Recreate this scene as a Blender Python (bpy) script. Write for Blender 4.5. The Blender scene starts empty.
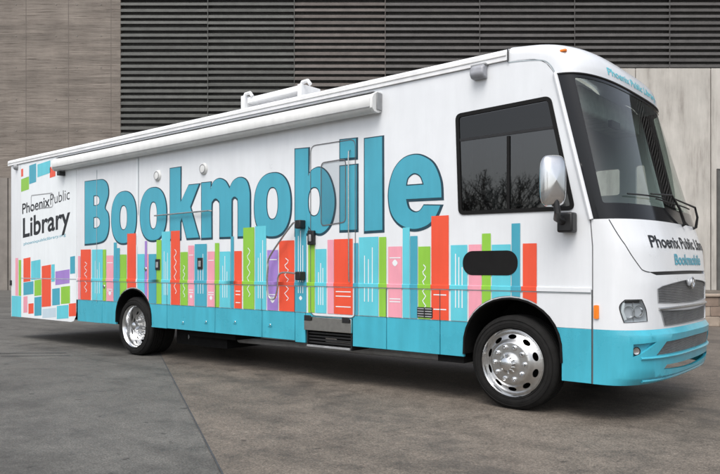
import bpy, bmesh, math, random
from mathutils import Vector, Matrix, geometry
random.seed(7)
PI = math.pi
scn = bpy.context.scene
col = scn.collection

# ------------------------------------------------------------------ camera model
# World: x runs along the bus (front = +x), the kerb side of the bus is the plane y = 0,
# z = 0 is the pavement; the front axle is at x = 0.
F = 690.0
AX = math.atan(830.0 / F)
V = Vector((-math.cos(AX), math.sin(AX), 0))
Rt = Vector((math.sin(AX), math.cos(AX), 0))
CAM = Vector((3.256, -6.356, 1.444))
HOR = 268.0

def ray(px, py):
    return V + Rt * ((px - 360) / F) + Vector((0, 0, 1)) * ((HOR - py) / F)
def S(px, py, y=0.0):                      # measured point on the plane at depth y -> (x, z)
    d = ray(px, py); t = (y - CAM.y) / d.y; p = CAM + d * t
    return (p.x, p.z)
def G(px, py):                             # measured point on the ground
    d = ray(px, py); t = -CAM.z / d.z; p = CAM + d * t
    return (p.x, p.y)
def W(lat, dist, z=0.0):                   # point at lateral / distance from the viewpoint
    p = CAM + V * dist + Rt * lat
    return Vector((p.x, p.y, z))

cam = bpy.data.objects.new('camera', bpy.data.cameras.new('camera'))
col.objects.link(cam); scn.camera = cam
cam.location = CAM
cam.rotation_euler = (PI / 2, 0, math.atan2(V.y, V.x) - PI / 2)
cam.data.lens = F / 720 * 36; cam.data.sensor_width = 36
cam.data.shift_y = (HOR - 237) / 720
cam.data.clip_start = 0.1; cam.data.clip_end = 800

# ------------------------------------------------------------------ materials
def srgb(r, g, b):
    f = lambda c: (c / 255 / 12.92) if c / 255 <= .04045 else ((c / 255 + .055) / 1.055) ** 2.4
    return (f(r), f(g), f(b), 1)
def nmat(name):
    m = bpy.data.materials.new(name); m.use_nodes = True
    return m, m.node_tree.nodes, m.node_tree.links, m.node_tree.nodes['Principled BSDF']
def tc(n, l, scale=(1, 1, 1), rot=(0, 0, 0)):
    t = n.new('ShaderNodeTexCoord'); mp = n.new('ShaderNodeMapping')
    mp.inputs['Scale'].default_value = scale; mp.inputs['Rotation'].default_value = rot
    l.new(t.outputs['Object'], mp.inputs['Vector']); return mp.outputs[0]
def noise(n, l, vec, scale, det=4, rough=.55):
    k = n.new('ShaderNodeTexNoise'); k.inputs['Scale'].default_value = scale
    k.inputs['Detail'].default_value = det; k.inputs['Roughness'].default_value = rough
    l.new(vec, k.inputs['Vector']); return k.outputs['Fac']
def ramp(n, l, fac, stops):
    r = n.new('ShaderNodeValToRGB'); cr = r.color_ramp
    cr.elements[0].position = stops[0][0]; cr.elements[0].color = stops[0][1]
    cr.elements[1].position = stops[-1][0]; cr.elements[1].color = stops[-1][1]
    for p, c in stops[1:-1]:
        e = cr.elements.new(p); e.color = c
    l.new(fac, r.inputs[0]); return r.outputs[0]
def mix(n, l, fac, a, b, mode='MIX'):
    m = n.new('ShaderNodeMix'); m.data_type = 'RGBA'; m.blend_type = mode
    for sock, v in ((m.inputs[0], fac), (m.inputs[6], a), (m.inputs[7], b)):
        if hasattr(v, 'links'): l.new(v, sock)
        else: sock.default_value = v
    return m.outputs[2]
def gray(v): return (v, v, v, 1)
def bump(n, l, b, h, strength=.3, dist=.02):
    k = n.new('ShaderNodeBump'); k.inputs['Strength'].default_value = strength
    k.inputs['Distance'].default_value = dist
    l.new(h, k.inputs['Height']); l.new(k.outputs[0], b.inputs['Normal'])

def paint(name, c, rough=.32, coat=.5, dirt=.08, metal=0, wob=.0):
    m, n, l, b = nmat(name)
    v = tc(n, l); f = noise(n, l, v, 1.7, 6, .65)
    v2 = tc(n, l, (9, 9, 1.2)); g = noise(n, l, v2, 1.0, 5, .6)
    mu = n.new('ShaderNodeMath'); mu.operation = 'MULTIPLY'; l.new(f, mu.inputs[0]); l.new(g, mu.inputs[1])
    lo = tuple(x * (1 - 2.2 * dirt) for x in c[:3]) + (1,)
    l.new(ramp(n, l, mu.outputs[0], [(.14, lo), (.36, c)]), b.inputs['Base Color'])
    l.new(ramp(n, l, f, [(.3, gray(rough)), (.7, gray(rough * 1.5))]), b.inputs['Roughness'])
    b.inputs['Metallic'].default_value = metal
    b.inputs['Coat Weight'].default_value = coat; b.inputs['Coat Roughness'].default_value = .12
    if wob: bump(n, l, b, noise(n, l, v, 1.3, 2), wob, .02)
    return m
def plain(name, c, rough=.6, metal=0, var=.25, scale=8):
    m, n, l, b = nmat(name)
    f = noise(n, l, tc(n, l), scale, 5)
    lo = tuple(x * (1 - var) for x in c[:3]) + (1,); hi = tuple(min(1, x * (1 + var * .5)) for x in c[:3]) + (1,)
    l.new(ramp(n, l, f, [(.3, lo), (.7, hi)]), b.inputs['Base Color'])
    b.inputs['Roughness'].default_value = rough; b.inputs['Metallic'].default_value = metal
    return m

M = {}
M['white'] = paint('white gelcoat', (.74, .765, .79, 1), .26, .6, .03, wob=.10)
M['roofwhite'] = paint('roof white', (.80, .81, .82, 1), .42, .2, .06)
M['awning'] = paint('awning white', (.74, .75, .74, 1), .45, .1, .06)
M['skirt'] = paint('teal skirt', (.055, .43, .56, 1), .24, .6, .08, wob=.14)
M['teal'] = paint('teal vinyl', (.055, .36, .48, 1), .38, .3, .05)
M['cyan'] = paint('cyan vinyl', (.115, .56, .66, 1), .38, .3, .05)
M['red'] = paint('orange red vinyl', (.80, .085, .035, 1), .38, .3, .05)
M['green'] = paint('lime vinyl', (.26, .55, .05, 1), .38, .3, .05)
M['pink'] = paint('pink vinyl', (.82, .34, .42, 1), .38, .3, .05)
M['purple'] = paint('purple vinyl', (.36, .22, .60, 1), .38, .3, .05)
M['paper'] = paint('white vinyl', (.78, .82, .84, 1), .38, .3, .03)
M['pale_blue'] = paint('pale blue vinyl', (.52, .64, .72, 1), .38, .3, .03)
M['ink'] = plain('black print', (.012, .014, .018, 1), .45)
M['edge'] = plain('dark teal print', (.012, .05, .075, 1), .45)
M['greyprint'] = plain('grey print', (.38, .44, .47, 1), .45)
M['black'] = plain('black plastic', (.012, .012, .013, 1), .45)
M['seam'] = plain('seam shadow gap', (.05, .055, .06, 1), .8)
M['gasket'] = plain('grey gasket', (.12, .12, .125, 1), .6)
M['bowl'] = plain('lamp bowl silver', (.55, .57, .60, 1), .3, .15, .1, 20)
M['lampgrey'] = plain('lamp grey', (.33, .34, .37, 1), .35)
M['rubber'] = plain('tyre rubber', (.011, .0108, .0105, 1), .85, 0, .35, 14)
M['under'] = plain('underbody', (.012, .012, .012, 1), .85)
M['rubber'].node_tree.nodes['Principled BSDF'].inputs['Specular IOR Level'].default_value = .25
M['under'].node_tree.nodes['Principled BSDF'].inputs['Specular IOR Level'].default_value = .05
M['chrome'] = plain('polished chrome', (.74, .75, .76, 1), .16, 1, .06)
M['alu'] = plain('brushed aluminium', (.58, .58, .57, 1), .3, 1, .15, 20)
M['steel'] = plain('stainless steel', (.62, .61, .58, 1), .25, 1, .12, 20)
M['greyplastic'] = plain('grey plastic', (.30, .31, .32, 1), .5)
M['grillegrey'] = plain('grille grey', (.24, .245, .25, 1), .4, .5)
M['amber'] = plain('amber lens', (.85, .22, .02, 1), .2)
M['redlens'] = plain('red lens', (.5, .02, .015, 1), .2)
M['trimwhite'] = plain('interior white', (.42, .44, .42, 1), .6)
M['cabgrey'] = plain('cab grey', (.14, .145, .15, 1), .7)
M['seat'] = plain('seat cloth', (.05, .055, .06, 1), .9)

def glass(name, tint, rough=.02, refl=1.0, ior=2.0):
    m = bpy.data.materials.new(name); m.use_nodes = True; n = m.node_tree.nodes; l = m.node_tree.links
    n.clear(); o = n.new('ShaderNodeOutputMaterial'); t = n.new('ShaderNodeBsdfTransparent'); t.inputs[0].default_value = tint
    g = n.new('ShaderNodeBsdfGlossy'); g.inputs['Roughness'].default_value = rough; g.inputs[0].default_value = (refl, refl, refl, 1)
    lw = n.new('ShaderNodeLayerWeight'); p5 = n.new('ShaderNodeMath'); p5.operation = 'POWER'; p5.inputs[1].default_value = 5; l.new(lw.outputs['Facing'], p5.inputs[0])
    ma = n.new('ShaderNodeMath'); ma.operation = 'MULTIPLY_ADD'; f0 = ((ior - 1) / (ior + 1)) ** 2; ma.inputs[1].default_value = 1 - f0; ma.inputs[2].default_value = f0; l.new(p5.outputs[0], ma.inputs[0])
    x = n.new('ShaderNodeMixShader'); l.new(ma.outputs[0], x.inputs[0]); l.new(t.outputs[0], x.inputs[1]); l.new(g.outputs[0], x.inputs[2])
    l.new(x.outputs[0], o.inputs[0]); return m
M['glass'] = glass('windshield glass', (.56, .64, .61, 1), ior=1.7)
M['tinted'] = glass('tinted glass', (.10, .11, .12, 1), refl=.95)
M['clear'] = glass('door glass', (.80, .83, .84, 1), ior=1.5)
M['shade'] = glass('shaded upper glass', (.25, .25, .26, 1), refl=.45)
M['matblack'] = plain('matt black rubber', (.008, .008, .008, 1), .7); M['matblack'].node_tree.nodes['Principled BSDF'].inputs['Specular IOR Level'].default_value = .2
M['smoke'] = glass('smoked pane', (.84, .86, .87, 1), ior=1.5)
m, n, l, b = nmat('headlight lens'); b.inputs['Base Color'].default_value = (.9, .92, .93, 1); b.inputs['Roughness'].default_value = .05
b.inputs['Transmission Weight'].default_value = .9; b.inputs['IOR'].default_value = 1.2; M['lens'] = m

# ------------------------------------------------------------------ mesh helpers
class MB:
    def __init__(s): s.v = []; s.f = []; s.m = []; s.mats = []
    def mi(s, m):
        m = M[m] if isinstance(m, str) else m
        if m not in s.mats: s.mats.append(m)
        return s.mats.index(m)
    def add(s, vs, fs, m):
        o = len(s.v); k = s.mi(m); s.v += [tuple(p) for p in vs]
        for f in fs: s.f.append(tuple(i + o for i in f)); s.m.append(k)
    def box(s, a, b, m, mat4=None):
        x0, y0, z0 = a; x1, y1, z1 = b
        vs = [Vector(p) for p in ((x0,y0,z0),(x1,y0,z0),(x1,y1,z0),(x0,y1,z0),(x0,y0,z1),(x1,y0,z1),(x1,y1,z1),(x0,y1,z1))]
        if mat4: vs = [mat4 @ p for p in vs]
        s.add(vs, [(0,3,2,1),(4,5,6,7),(0,1,5,4),(1,2,6,5),(2,3,7,6),(3,0,4,7)], m)
    def tube(s, pts, r, m, seg=10, cap=True):
        pts = [Vector(p) for p in pts]; n = len(pts); R = r if isinstance(r, (list, tuple)) else [r] * n
        rings = []; up = None
        for i, p in enumerate(pts):
            t = (pts[min(i + 1, n - 1)] - pts[max(i - 1, 0)])
            if t.length < 1e-9: t = Vector((0, 0, 1))
            t.normalize()
            if up is None:
                up = t.orthogonal().normalized()
            else:
                up = up - t * up.dot(t)
                up = up.normalized() if up.length > 1e-6 else t.orthogonal().normalized()
            bn = t.cross(up)
            rings.append([p + (up * math.cos(a) + bn * math.sin(a)) * R[i] for a in [2 * PI * k / seg for k in range(seg)]])
        vs = [q for rg in rings for q in rg]; fs = []
        for i in range(n - 1):
            for k in range(seg):
                k2 = (k + 1) % seg
                fs.append((i * seg + k, i * seg + k2, (i + 1) * seg + k2, (i + 1) * seg + k))
        if cap:
            fs.append(tuple(reversed(range(seg)))); fs.append(tuple((n - 1) * seg + k for k in range(seg)))
        s.add(vs, fs, m)
    def lathe(s, prof, m, origin, seg=64):         # prof = [(radius, depth)] round the y axis
        ox, oy, oz = origin; vs = []; fs = []; n = len(prof)
        for k in range(seg):
            a = 2 * PI * k / seg
            for r, d in prof: vs.append((ox + r * math.cos(a), oy + d, oz + r * math.sin(a)))
        for k in range(seg):
            k2 = (k + 1) % seg
            for i in range(n - 1):
                fs.append((k * n + i, k * n + i + 1, k2 * n + i + 1, k2 * n + i))
        s.add(vs, fs, m)
    def prism(s, poly, a, b, m, axis='x'):         # closed polygon swept between a and b along an axis
        n = len(poly)
        def P(q, t):
            return {'x': (t, q[0], q[1]), 'y': (q[0], t, q[1]), 'z': (q[0], q[1], t)}[axis]
        vs = [P(q, a) for q in poly] + [P(q, b) for q in poly]
        fs = [(i, (i + 1) % n, n + (i + 1) % n, n + i) for i in range(n)] + [tuple(reversed(range(n))), tuple(range(n, 2 * n))]
        s.add(vs, fs, m)
    def build(s, name, parent=None, smooth=35, bevel=0, fix=True):
        me = bpy.data.meshes.new(name); me.from_pydata(s.v, [], s.f); me.update()
        for mm in s.mats: me.materials.append(mm)
        me.polygons.foreach_set('material_index', s.m)
        if fix:
            bm = bmesh.new(); bm.from_mesh(me); bmesh.ops.remove_doubles(bm, verts=bm.verts, dist=1e-5)
            bmesh.ops.recalc_face_normals(bm, faces=bm.faces); bm.to_mesh(me); bm.free()
        if smooth:
            me.polygons.foreach_set('use_smooth', [True] * len(me.polygons)); me.set_sharp_from_angle(angle=math.radians(smooth))
        o = bpy.data.objects.new(name, me); col.objects.link(o)
        if parent: o.parent = parent
        if bevel:
            bv = o.modifiers.new('bevel', 'BEVEL'); bv.width = bevel; bv.segments = 2; bv.limit_method = 'ANGLE'; bv.angle_limit = math.radians(40)
        return o

def empty(name, loc=(0, 0, 0)):
    o = bpy.data.objects.new(name, None); col.objects.link(o); o.location = loc; o.empty_display_size = .2
    return o
def tag(o, label=None, cat=None, group=None, kind=None):
    if label: o['label'] = label
    if cat: o['category'] = cat
    if group: o['group'] = group
    if kind: o['kind'] = kind
    return o

def smoothp(pts, closed=True, k=6):
    """Catmull-Rom through pts; a point given as (x, y, 1) is a sharp corner."""
    n = len(pts); out = []
    rng = range(n) if closed else range(n - 1)
    for i in rng:
        p1, p2 = pts[i], pts[(i + 1) % n]
        p0 = pts[(i - 1) % n] if (closed or i > 0) else p1
        p3 = pts[(i + 2) % n] if (closed or i + 2 < n) else p2
        if len(p1) > 2: p0 = p1
        if len(p2) > 2: p3 = p2
        c1 = len(p1) > 2; c2 = len(p2) > 2
        if c1 and c2: out.append((p1[0], p1[1])); continue
        for j in range(k):
            t = j / k; q = []
            for a in (0, 1):
                m1 = (p2[a] - p0[a]) / 2; m2 = (p3[a] - p1[a]) / 2
                q.append((2*t**3 - 3*t**2 + 1) * p1[a] + (t**3 - 2*t**2 + t) * m1 + (-2*t**3 + 3*t**2) * p2[a] + (t**3 - t**2) * m2)
            out.append(tuple(q))
    if not closed: out.append((pts[-1][0], pts[-1][1]))
    return out
def sup(x0, z0, x1, z1, p=2.3, k=36):
    cx, cz, rx, rz = (x0 + x1) / 2, (z0 + z1) / 2, abs(x1 - x0) / 2, abs(z1 - z0) / 2
    o = []
    for i in range(k):
        a = 2 * PI * i / k; c, s_ = math.cos(a), math.sin(a)
        o.append((cx + rx * math.copysign(abs(c) ** (2 / p), c), cz + rz * math.copysign(abs(s_) ** (2 / p), s_)))
    return o
def rrect(x0, z0, x1, z1, r, k=5):
    o = []
    for cx, cz, a0 in ((x1 - r, z1 - r, 0), (x0 + r, z1 - r, 90), (x0 + r, z0 + r, 180), (x1 - r, z0 + r, 270)):
        for j in range(k + 1):
            a = math.radians(a0 + 90 * j / k); o.append((cx + r * math.cos(a), cz + r * math.sin(a)))
    return o
def rpoly(pts, r, k=5):
    """round the corners of a polygon"""
    n = len(pts); o = []
    for i in range(n):
        p = Vector(pts[i]); a = Vector(pts[i - 1]) - p; b_ = Vector(pts[(i + 1) % n]) - p
        rr = min(r, a.length * .45, b_.length * .45); A = p + a.normalized() * rr; B = p + b_.normalized() * rr
        for j in range(k + 1):
            t = j / k; q = A * (1 - t) ** 2 + p * 2 * t * (1 - t) + B * t * t; o.append((q.x, q.y))
    return o
def area(p): return sum(p[i][0] * p[(i + 1) % len(p)][1] - p[(i + 1) % len(p)][0] * p[i][1] for i in range(len(p))) / 2
def grow(p, d):
    """offset a polygon outward by d"""
    s_ = 1 if area(p) > 0 else -1; n = len(p); o = []
    for i in range(n):
        a = Vector(p[i]) - Vector(p[i - 1]); b_ = Vector(p[(i + 1) % n]) - Vector(p[i])
        if a.length < 1e-9 or b_.length < 1e-9: o.append(tuple(p[i])); continue
        a.normalize(); b_.normalize(); na = Vector((a.y, -a.x)); nb = Vector((b_.y, -b_.x)); q = na + nb
        if q.length < 1e-6: q = na
        q.normalize(); q *= min(2.0, 1 / max(.3, q.dot(na)))
        o.append((p[i][0] + s_ * d * q.x, p[i][1] + s_ * d * q.y))
    return o

def sheet(mb, loops, fmap, m, off=0.0, thick=0.0, step=None):
    """fill outer loop minus hole loops in a 2D space, cut it on a grid and map it to a surface.
       fmap(a, b, off) -> 3D point"""
    vec = [[Vector((p[0], p[1], 0)) for p in lp] for lp in loops]
    flat = [p for lp in vec for p in lp]
    tris = geometry.tessellate_polygon(vec)
    bm = bmesh.new(); bv = [bm.verts.new(p) for p in flat]
    for t in tris:
        try: bm.faces.new([bv[i] for i in t])
        except ValueError: pass
    if step:
        sa, sb = step
        for ax, st in ((0, sa), (1, sb)):
            if not st: continue
            lo = min(p[ax] for p in flat); hi = max(p[ax] for p in flat); k = math.ceil(lo / st + 1e-6)
            while k * st < hi - 1e-6:
                co = Vector((0, 0, 0)); co[ax] = k * st; no = Vector((0, 0, 0)); no[ax] = 1
                bmesh.ops.bisect_plane(bm, geom=bm.verts[:] + bm.edges[:] + bm.faces[:], plane_co=co, plane_no=no, dist=1e-7); k += 1
    bmesh.ops.remove_doubles(bm, verts=bm.verts, dist=1e-6)
    bm.verts.ensure_lookup_table()
    co = [(v.co.x, v.co.y) for v in bm.verts]
    vs = [fmap(a, b_, off) for a, b_ in co]; fs = [tuple(v.index for v in f.verts) for f in bm.faces]
    if thick:
        n0 = len(vs); vs += [fmap(a, b_, off - thick) for a, b_ in co]
        for e in bm.edges:
            if len(e.link_faces) == 1:
                a, b_ = e.verts[0].index, e.verts[1].index; fs.append((a, b_, n0 + b_, n0 + a))
        fs += [tuple(n0 + v.index for v in reversed(f.verts[:])) for f in bm.faces]
    bm.free(); mb.add(vs, fs, m)
def side(a, b_, off): return (a, -off, b_)
def farside(a, b_, off): return (a, 2.5 + off, b_)
def strip(mb, pts, w, fmap, m, off, step=None, closed=False):
    """a thin line of width w along pts"""
    n = len(pts); L = []; R_ = []
    for i, p in enumerate(pts):
        a = Vector(pts[i - 1] if (i or closed) else p); b_ = Vector(pts[(i + 1) % n] if (i < n - 1 or closed) else p)
        t = (b_ - a)
        t = t.normalized() if t.length > 1e-9 else Vector((1, 0))
        nn = Vector((-t.y, t.x)) * w / 2; L.append((p[0] + nn.x, p[1] + nn.y)); R_.append((p[0] - nn.x, p[1] - nn.y))
    vs = []; fs = []
    k = n if closed else n - 1
    for q in L + R_: vs.append(fmap(q[0], q[1], off))
    for i in range(k): j = (i + 1) % n; fs.append((i, j, n + j, n + i))
    mb.add(vs, fs, m)

def text2d(body, size, offset=0.0, spacing=1.0):
    """tessellated text in 2D: returns verts, faces, width"""
    c = bpy.data.curves.new('t', 'FONT'); c.body = body; c.size = size; c.offset = offset; c.space_character = spacing; c.resolution_u = 5
    o = bpy.data.objects.new('t', c); col.objects.link(o)
    dg = bpy.context.evaluated_depsgraph_get(); dg.update()
    me = bpy.data.meshes.new_from_object(o.evaluated_get(dg))
    vs = [(v.co.x, v.co.y) for v in me.vertices]; fs = [tuple(p.vertices) for p in me.polygons]
    bpy.data.objects.remove(o); bpy.data.curves.remove(c); bpy.data.meshes.remove(me)
    return vs, fs, max(v[0] for v in vs)
def text_on(mb, body, origin, width, height, fmap, m, off, offset=0.0, step=None):
    """lay text on a surface, fitted to width x capital height"""
    vs, fs, w = text2d(body, 1.0, offset)
    x0 = min(v[0] for v in vs); sx = width / (w - x0); sz = height / .73
    bm = bmesh.new(); bv = [bm.verts.new((origin[0] + (v[0] - x0) * sx, origin[1] + v[1] * sz, 0)) for v in vs]
    for f in fs:
        try: bm.faces.new([bv[i] for i in f])
        except ValueError: pass
    if step:
        lo = min(v.co.x for v in bm.verts); hi = max(v.co.x for v in bm.verts); k = math.ceil(lo / step)
        while k * step < hi:
            bmesh.ops.bisect_plane(bm, geom=bm.verts[:] + bm.edges[:] + bm.faces[:], plane_co=(k * step, 0, 0), plane_no=(1, 0, 0), dist=1e-7); k += 1
    bm.verts.index_update()
    mb.add([fmap(v.co.x, v.co.y, off) for v in bm.verts], [tuple(v.index for v in f.verts) for f in bm.faces], m); bm.free()

# ------------------------------------------------------------------ nose surface of the bus
ROWS = [ # z side, z front, x side, x front, exponent
 (.36, .36, .800, 1.27, 3), (.43, .43, .800, 1.35, 3), (.82, .82, .800, 1.385, 3), (.872, .872, .800, 1.345, 3),
 (1.30, 1.30, .800, 1.345, 3), (1.65, 1.65, .800, 1.31, 3), (1.90, 1.90, .780, 1.22, 3), (3.33, 3.31, .425, .80, 3),
 (3.375, 3.42, .400, .785, 3.1), (3.44, 3.53, .350, .73, 3.3), (3.50, 3.63, .260, .60, 3.7), (3.53, 3.71, .110, .34, 4.3), (3.54, 3.75, -.06, -.06, 5)]
def rowv(v):
    v = max(0, min(len(ROWS) - 1.0001, v)); i = int(v); t = v - i; A, B = ROWS[i], ROWS[i + 1]
    if i < 7: return [A[k] * (1 - t) + B[k] * t for k in range(5)]
    P0 = ROWS[i - 1] if i > 7 else [2 * A[k] - B[k] for k in range(5)]
    P3 = ROWS[i + 2] if i + 2 < len(ROWS) else [2 * B[k] - A[k] for k in range(5)]
    return [(2*t**3 - 3*t**2 + 1) * A[k] + (t**3 - 2*t**2 + t) * (B[k] - P0[k]) / 2 + (-2*t**3 + 3*t**2) * B[k] + (t**3 - t**2) * (P3[k] - A[k]) / 2 for k in range(5)]
def N0(u, v):
    zs, zf, xs, xf, n_ = rowv(v); a = max(-1, min(1, u)) * PI / 2
    s_ = math.sin(a); c_ = max(0, math.cos(a)); tt = math.copysign(abs(s_) ** (2 / n_), s_); w = c_ ** (2 / n_)
    return Vector((xs + (xf - xs) * w, 1.25 + 1.25 * tt, zs + (zf - zs) * w))
def N(u, v, off=0.0):
    p = N0(u, v)
    if off:
        e = .012; u0 = max(-.985, min(.985, u))
        du = N0(u0 + e, v) - N0(u0 - e, v); v0 = max(.001, v - e); v1 = min(len(ROWS) - 1.001, v + e)
        dv = N0(u0, v1) - N0(u0, v0); nn = du.cross(dv)
        if nn.length > 1e-12:
            nn.normalize()
            if nn.dot(Vector((1, 0, .3)) + Vector((0, (1 if u > 0 else -1) * .5, 0))) < 0: nn = -nn
            p = p + nn * off
    return p
def proj(p):
    d = p - CAM; z = d.dot(V); return (360 + F * d.dot(Rt) / z, HOR - F * d.z / z)
_grid = [(u / 40, v / 5) for u in range(-40, 12) for v in range(0, 61)]
_gp = [proj(N0(*g)) for g in _grid]
def NI(px, py):                             # measured point -> (u, v) on the nose
    i = min(range(len(_grid)), key=lambda k: (_gp[k][0] - px) ** 2 + (_gp[k][1] - py) ** 2)
    u, v = _grid[i]; st = .025
    best = (_gp[i][0] - px) ** 2 + (_gp[i][1] - py) ** 2
    while st > 1e-5:
        moved = False
        for du, dv in ((st, 0), (-st, 0), (0, st * 4), (0, -st * 4), (st, st * 4), (-st, st * 4), (st, -st * 4), (-st, -st * 4)):
            a, b_ = u + du, v + dv
            if a < -1 or a > .4 or b_ < 0 or b_ > 12: continue
            q = proj(N0(a, b_)); e = (q[0] - px) ** 2 + (q[1] - py) ** 2
            if e < best: best = e; u, v = a, b_; moved = True; break
        if not moved: st /= 2
    return (u, v)

# ================================================================== THE BUS
bus = empty('bookmobile', (-5.2, 1.25, 0))
tag(bus, 'long white library bus wrapped with teal Bookmobile lettering and a row of coloured book spines', 'bus')
OFFP = Vector((-5.2, 1.25, 0))
_build = MB.build
def part(mb, name, parent=bus, **k):
    if parent is bus: mb.v = [(x + 5.2, y - 1.25, z) for x, y, z in mb.v]
    else: mb.v = [(x + 5.2, y - 1.25, z) for x, y, z in mb.v]
    return mb.build(name, parent, **k)

XR = -11.50; ZB = .50; ZT = .872; ZRAIL = 1.24
WZ = .48                                     # axle height
XW = S(135, 330)[0]
def arch(cx, hw, top, z0=ZB, rev=False):
    pts = [(cx - hw, z0), (cx - hw, WZ + .05)]
    for i in range(1, 18):
        a = PI - PI * i / 18; pts.append((cx + hw * math.cos(a), WZ + .1 + (top - WZ - .1) * math.sin(a) ** .85))
    pts += [(cx + hw, WZ + .05), (cx + hw, z0)]
    return pts
A_F = arch(-.045, .545, 1.135, ZT); A_R = arch(XW - .05, .52, 1.10, ZT)
def archz(A): return [p for p in A if p[1] >= ZT]
# --- side wall (near), with arches and the cab window opening
def wall_outline():
    o = [(XR + .12, ZT)]
    for A in (A_R, A_F):
        pts = [p for p in A if p[1] > ZT]
        # entry and exit on the arch at ZT
        i0 = A.index(pts[0]); i1 = A.index(pts[-1])
        def at(pa, pb): t = (ZT - pa[1]) / (pb[1] - pa[1]) if abs(pb[1] - pa[1]) > 1e-9 else 0; return (pa[0] + t * (pb[0] - pa[0]), ZT)
        o.append(at(A[i0 - 1], A[i0]) if i0 else (pts[0][0], ZT)); o += pts
        o.append(at(A[i1], A[i1 + 1]))
    o += [(.797, ZT), (.797, 1.65), (.777, 1.90), (.422, 3.33), (.396, 3.375), (.345, 3.44), (.255, 3.50), (.11, 3.528), (-.06, 3.54), (-.06, 3.55), (XR + .12, 3.55)]
    return o
A_F = arch(-.045, .545, 1.135, .3); A_R = arch(XW - .05, .52, 1.10, .3)
win_cab = rpoly([S(457, 115.5), S(549.6, 97.5), S(573.5, 208.5), S(460, 213.5)], .055)
win_door = rpoly([S(321.5, 163), S(346, 159), S(346, 222), S(321.5, 226)], .06)
mb = MB()
sheet(mb, [wall_outline(), win_cab, win_door], side, 'white', 0, .04, None)
w_near = part(mb, 'side_wall')
mb = MB()
fw1 = rpoly([(-.12, 2.37), (.20, 2.37), (.20, 2.70), (-.12, 2.70)], .04)
fw2 = rpoly([(.40, 2.15), (.585, 2.15), (.50, 2.72), (.40, 2.72)], .03)
sheet(mb, [wall_outline(), fw1, fw2], farside, 'white', 0, .04, None)
part(mb, 'side_wall')
mb = MB(); sheet(mb, [fw1], farside, 'clear', -.02); part(mb, 'driver_window')
mb = MB(); sheet(mb, [fw2], farside, 'clear', -.02); part(mb, 'quarter_window')

# --- rear shell with rounded vertical corners
mb = MB(); prof = []
for i in range(9):
    a = PI * 1.5 - (PI / 2) * i / 8; prof.append((XR + .12 + .12 * math.cos(a), .12 + .12 * math.sin(a)))
for i in range(9):
    a = PI - (PI / 2) * i / 8; prof.append((XR + .12 + .12 * math.cos(a), 2.38 + .12 * math.sin(a)))
vs = [(x, y, .44) for x, y in prof] + [(x, y, 3.55) for x, y in prof]; k = len(prof)
mb.add(vs, [(i, i + 1, k + i + 1, k + i) for i in range(k - 1)], 'white'); part(mb, 'rear_wall')
for y in (.10, 2.3): mb = MB(); mb.box((XR - .02, y, 1.0), (XR + .02, y + .10, 1.45), 'redlens'); part(mb, 'tail_light', bevel=.01)

# --- roof with its edge rail
sec = [(-.022, 3.55), (-.022, 3.64), (-.008, 3.662), (.03, 3.678), (.3, 3.71), (1.25, 3.745), (2.2, 3.71), (2.47, 3.678), (2.508, 3.662), (2.522, 3.64), (2.522, 3.55), (2.46, 3.56), (1.25, 3.62), (.04, 3.56)]
mb = MB(); mb.prism(sec, XR - .015, -.068, 'roofwhite'); part(mb, 'roof', smooth=30, bevel=.006)
mb = MB(); mb.box((XR, -.030, 3.600), (-.08, -.0225, 3.612), 'awning'); part(mb, 'drip_rail')
# rear roof corner caps, marker lamps
mb = MB(); x_, z_ = S(17, 167.5); mb.lathe([(.0, -.075), (.035, -.07), (.055, -.04), (.058, 0)], 'greyplastic', (x_, 0, z_), 20); part(mb, 'rear_marker_light')

# --- cap over the windshield and nose
def half(pts):                               # close a near-half outline with its mirror image
    return pts + [(-a, b_) for a, b_ in reversed(pts) if abs(a) > 1e-6]
mb = MB()
nu, nv = 60, 30
vs = []; fs = []
for j in range(nv + 1):
    for i in range(nu + 1):
        uu = -1 + 2 * i / nu; vs.append(N(uu, 7.0 + (4.999) * j / nv))
for j in range(nv):
    for i in range(nu): a = j * (nu + 1) + i; fs.append((a, a + 1, a + nu + 2, a + nu + 1))
mb.add(vs, fs, 'white')
cap = part(mb, 'front_cap', smooth=60)
mb = MB()
capline = [S(508, 62.5), S(530, 60.3), S(543, 60.5), S(550, 64.5), S(554.5, 71.5)]
strip(mb, smoothp(capline, False, 5), .010, side, 'greyprint', .003)
strip(mb, [(-.062, 3.53), (-.062, 3.675)], .016, side, 'seam', .024)
part(mb, 'cap_seam')

# hood / nose shell with openings
U = lambda *pp: [NI(*p) for p in pp]
head = smoothp([(*NI(619.5, 307), ), (*NI(625, 299.8), 1), (*NI(641.5, 299.5), 1), NI(645.8, 310), (*NI(647, 321.3), 1), (*NI(624, 322.8), 1)], True, 5)
gl = NI(657.5, 289); gb = NI(658.2, 303.2)
gv_top = NI(681, 281)
grille_up = [gb, gl, NI(662, 286.2), gv_top, NI(687.5, 279.6), NI(689.3, 284)]
grille_up = half(grille_up + [(0, NI(692, 285.5)[1])]) if False else grille_up
def mirror_close(near, cv_top, cv_bot):
    """near: outline of the near half running bottom-centre -> out -> top-centre"""
    return [(0, cv_bot)] + near + [(0, cv_top)] + [(-a, b_) for a, b_ in reversed(near)]
GU = mirror_close([gb, gl, NI(662, 286.2), gv_top, NI(686.8, 279.8), (NI(688.4, 285)[0], NI(688.4, 285)[1])], NI(692, 286.5)[1], NI(692, 302.0)[1])
GL = mirror_close([NI(664.6, 326.3), NI(660.4, 310.3)], NI(692, 308.8)[1], NI(692, 321.6)[1])
SL = mirror_close([NI(656.5, 275.2), NI(648.5, 271.9)], NI(692, 270.4)[1], NI(692, 273.8)[1])
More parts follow.
